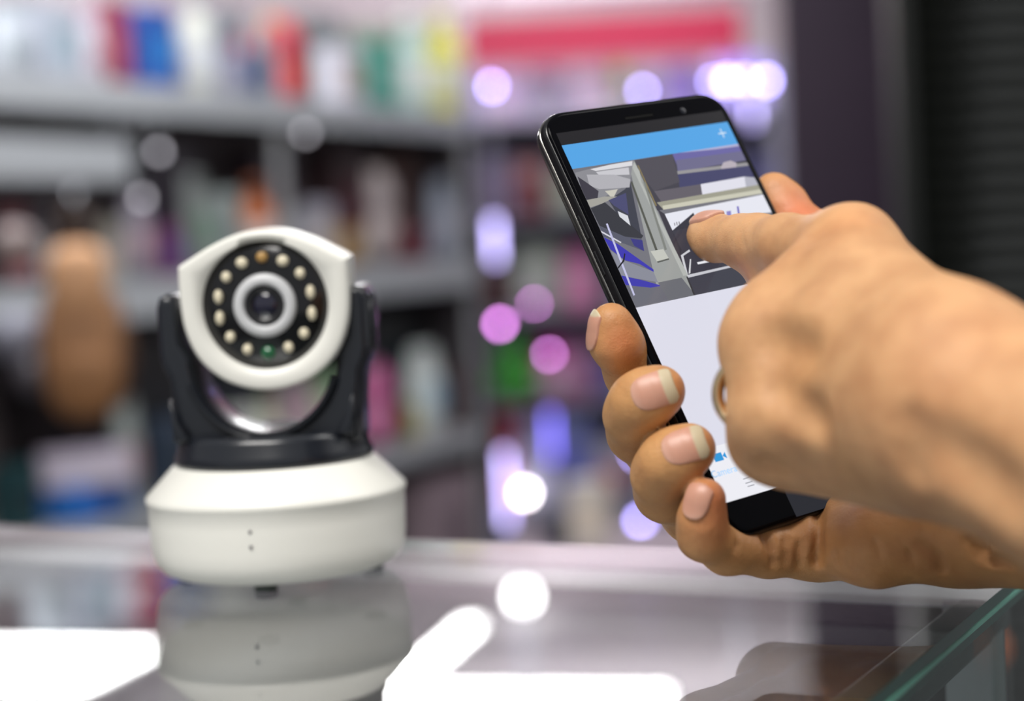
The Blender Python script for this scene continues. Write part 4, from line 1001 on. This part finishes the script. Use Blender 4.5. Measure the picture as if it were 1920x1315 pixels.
cgoods([('t', 948, 84, 115, '#2fa818', '#48b82c', 'grass green plush toy on the fourth cabinet shelf'), ('b', 1022, 60, 120, '#b03a80', '#8a2c60', 'magenta bottle on the fourth cabinet shelf'), ('c', 1070, 60, 110, '#8a5878', '#a87898', 'plum box on the fourth cabinet shelf'), ('c', 1140, 60, 80, '#5f5a98', '#4c4888', 'indigo box on the fourth cabinet shelf behind the curled fingers')], 3, .12)
cgoods([('c', 942, 52, 192, '#a8101c', '#b81824', 'tall crimson box on the bottom cabinet shelf at the left'), ('c', 985, 70, 170, '#9a9aa8', '#b0b0c8', 'silver grey box on the bottom cabinet shelf'), ('c', 1060, 60, 170, '#7f88b8', '#6068b0', 'periwinkle box on the bottom cabinet shelf'), ('p', 1125, 70, 120, '#8f8a94', '#b0483c', 'grey pouch with rust red label on the bottom cabinet shelf'), ('c', 1240, 100, 140, '#a8a4b4', '#8f8a98', 'broad grey lilac box on the bottom cabinet shelf')], 4, .12)
v_ = on_y(1190, 0, DY)
cab_top = thing('reflector_board', 'unseen pale mauve board above the crimson fascia, added to brighten the glass reflection', 'panel', (v_.x, DY - .05, CAM.z + .86))  # added out of view as a pale surface for the counter glass to mirror
bm = bmesh.new(); bx(bm, -.62, .62, -.02, .02, 0, .07, .004); obj('panel_board', bm, pm(hx('#ecdce6'), .6), cab_top)
for s in (-1, 1):
    bm = bmesh.new(); bx(bm, s * .5 - .01, s * .5 + .01, -.01, .01, .07, CE - CAM.z - .86); obj('hanger', bm, m_al, cab_top)
# low table of white goods in front of the cabinet
tb0, tb1 = on_y(960, 1000, 4.6), on_y(1400, 1000, 4.6)
tabz = CAM.z - .80
tab = thing('sales_table', 'low pinkish grey sales table in front of the glass cabinet', 'table', ((tb0.x + tb1.x) / 2, 4.8, 0)); tw = (tb1.x - tb0.x) / 2
bm = bmesh.new(); bx(bm, -tw, tw, -.25, .25, tabz - .03, tabz, .004); obj('tabletop', bm, pm(hx('#8f7f88'), .5), tab)
for sx_ in (-1, 1):
    for sy_ in (-1, 1):
        bm = bmesh.new(); bx(bm, sx_ * (tw - .04) - .02, sx_ * (tw - .04) + .02, sy_ * .21 - .02, sy_ * .21 + .02, 0, tabz - .03, .002); obj('leg', bm, m_post, tab)
for kd, px, wpx, hpx, c1, c2, lab in [('c', 1100, 80, 130, '#c9c0b8', '#d8c8b8', 'cream box on the low sales table left of the holding hand'), ('c', 1040, 60, 70, '#2a2a34', '#3a3a48', 'small black box on the low sales table')]:
    v = on_y(px, 900, 4.7); f_ = 4.7 / F; put(kd, lab, Vector((v.x, 4.7, tabz + .0005)), wpx * f_, hpx * f_, c1, c2, 0, 'boxes on the low sales table')

# ------------------------------------------------------------------ dark partition and roller shutter at the right
DP = 4.3
q0, q1 = on_y(1486, 600, DP), on_y(1712, 600, DP)
par = thing('partition_panel', 'dark plum brown partition panel at the right behind the pointing hand', 'panel', ((q0.x + q1.x) / 2, DP, 0)); pw = (q1.x - q0.x) / 2
bm = bmesh.new(); bx(bm, -pw, pw, -.02, .02, 0, CE - .02, .003); obj('panel_board', bm, mat('dark_plum_wood', hx('#2c1f2e'), .45, vary=.25, scale=4), par)
bm = bmesh.new(); bx(bm, pw - .03, pw + .03, -.05, .03, 0, CE - .02, .004); obj('edge_post', bm, mat('dark_red_brown', hx('#2a1815'), .5), par)
SHY = 3.0
r0_, r1_ = on_y(1722, 600, SHY).x, on_y(2700, 600, SHY).x
shut = thing('roller_shutter', 'black roller shutter with horizontal slats at the right edge of the shop', 'shutter', ((r0_ + r1_) / 2, SHY, 0)); rw = (r1_ - r0_) / 2
m_slat = mat('shutter_slat', hx('#121511'), .45, .0)
sl = prism([(0, 0), (.0, .002), (-.006, .008), (-.009, .018), (-.006, .028), (0, .033), (.0, .035), (.002, .035), (.002, 0)], -rw, rw)
bmesh.ops.rotate(sl, verts=sl.verts, matrix=Matrix.Rotation(-math.pi / 2, 3, 'Z'))
for v in sl.verts: pass
o0 = obj('slat', sl, m_slat, shut); n_sl = int((CE - .1) / .035)
for k in range(n_sl):
    o = o0 if k == 0 else o0.copy()
    if k: C.objects.link(o); o.parent = shut
    o.location = (0, 0, .05 + k * .035)
bm = bmesh.new(); bx(bm, -rw - .03, -rw, -.03, .03, 0, CE - .02, .003); obj('guide_rail', bm, m_slat, shut)
bm = bmesh.new(); bx(bm, -rw, rw, -.02, .02, 0, .05, .003); obj('bottom_bar', bm, m_slat, shut)

# ------------------------------------------------------------------ ceiling lights (mirrored in the glass counter)
def mirror(px, py, z):
    """where a ray bounced off the counter glass at this pixel meets height z"""
    h = on_z(px, py, TOPZ); r = ray(px, py); r.z = -r.z; return h + r * ((z - TOPZ) / r.z)
def ceiling_panel(label, c, w_, d_, rz, e=26):
    t = thing('ceiling_light', label, 'light', (c[0], c[1], CE), rz, 'ceiling lights mirrored in the counter glass')
    bm = bmesh.new(); bx(bm, -w_ / 2 - .02, w_ / 2 + .02, -d_ / 2 - .02, d_ / 2 + .02, -.05, 0, .004); obj('light_housing', bm, pm(hx('#c8c8cc'), .5), t)
    bm = bmesh.new(); bx(bm, -w_ / 2, w_ / 2, -d_ / 2, d_ / 2, -.058, -.046, .002); obj('diffuser', bm, lightmat('ceiling_diffuser', (1, 1, .99), e), t)
    return t
def between(a, b, c, d, label):
    p = [mirror(*q_, CE - .055) for q_ in (a, b, c, d)]; ce = sum(p, Vector()) / 4
    u = ((p[1] - p[0]) + (p[2] - p[3])) / 2; v = ((p[3] - p[0]) + (p[2] - p[1])) / 2
    print(label, [tuple(round(t, 2) for t in x) for x in p]); ceiling_panel(label, ce, u.length, max(.1, abs(v.dot(Vector((-u.y, u.x, 0)).normalized()))), math.atan2(u.y, u.x))
between((-260, 1200), (225, 1222), (225, 1275), (-260, 1290), 'broad ceiling light panel over the shelving unit, mirrored at the left of the counter')
between((640, 1290), (1200, 1300), (1240, 1420), (640, 1420), 'broad ceiling light panel mirrored at the bottom centre of the counter')
between((858, 1168), (885, 1168), (800, 1270), (765, 1270), 'slim slanting ceiling tube mirrored right of the camera reflection')
def pendant(label, px, py, drop, r, e):
    c_ = mirror(px, py, CE - drop); t = thing('pendant_lamp', label, 'lamp', (c_.x, c_.y, CE))
    bm = bmesh.new(); tube(bm, [(0, 0, 0), (0, 0, -drop + r)], .004, 8); obj('globe_cord', bm, pm(hx('#c8c8cc'), .5), t)
    bm = bmesh.new(); bmesh.ops.create_uvsphere(bm, u_segments=20, v_segments=12, radius=r); bmesh.ops.translate(bm, verts=bm.verts, vec=(0, 0, -drop)); obj('glow_globe', bm, e, t, True)
pendant('bright globe pendant mirrored in the glass beside the slanting tube', 980, 1118, .12, .05, lightmat('ceiling_diffuser', (1, 1, .99), 26))
# small orange lamp low on the floor side, seen past the counter's end
ol_ = P(1845, 1215, 1.6)
t = thing('orange_crate_light', 'small orange round lantern low down past the right end of the counter', 'lantern', (ol_.x, ol_.y, 0))
bm = bmesh.new(); lathe(bm, [(0, 0), (.05, 0), (.05, .01), (.006, .02), (.006, ol_.z - .02), (0, ol_.z - .02)], 20); obj('lantern_stand', bm, pm(hx('#2a2a2e'), .5), t)
bm = bmesh.new(); bmesh.ops.create_uvsphere(bm, u_segments=20, v_segments=12, radius=.02); bmesh.ops.translate(bm, verts=bm.verts, vec=(0, 0, ol_.z)); obj('lantern_globe', bm, mat('orange_globe', hx('#d86a2c'), .4, emit=.4), t, True)
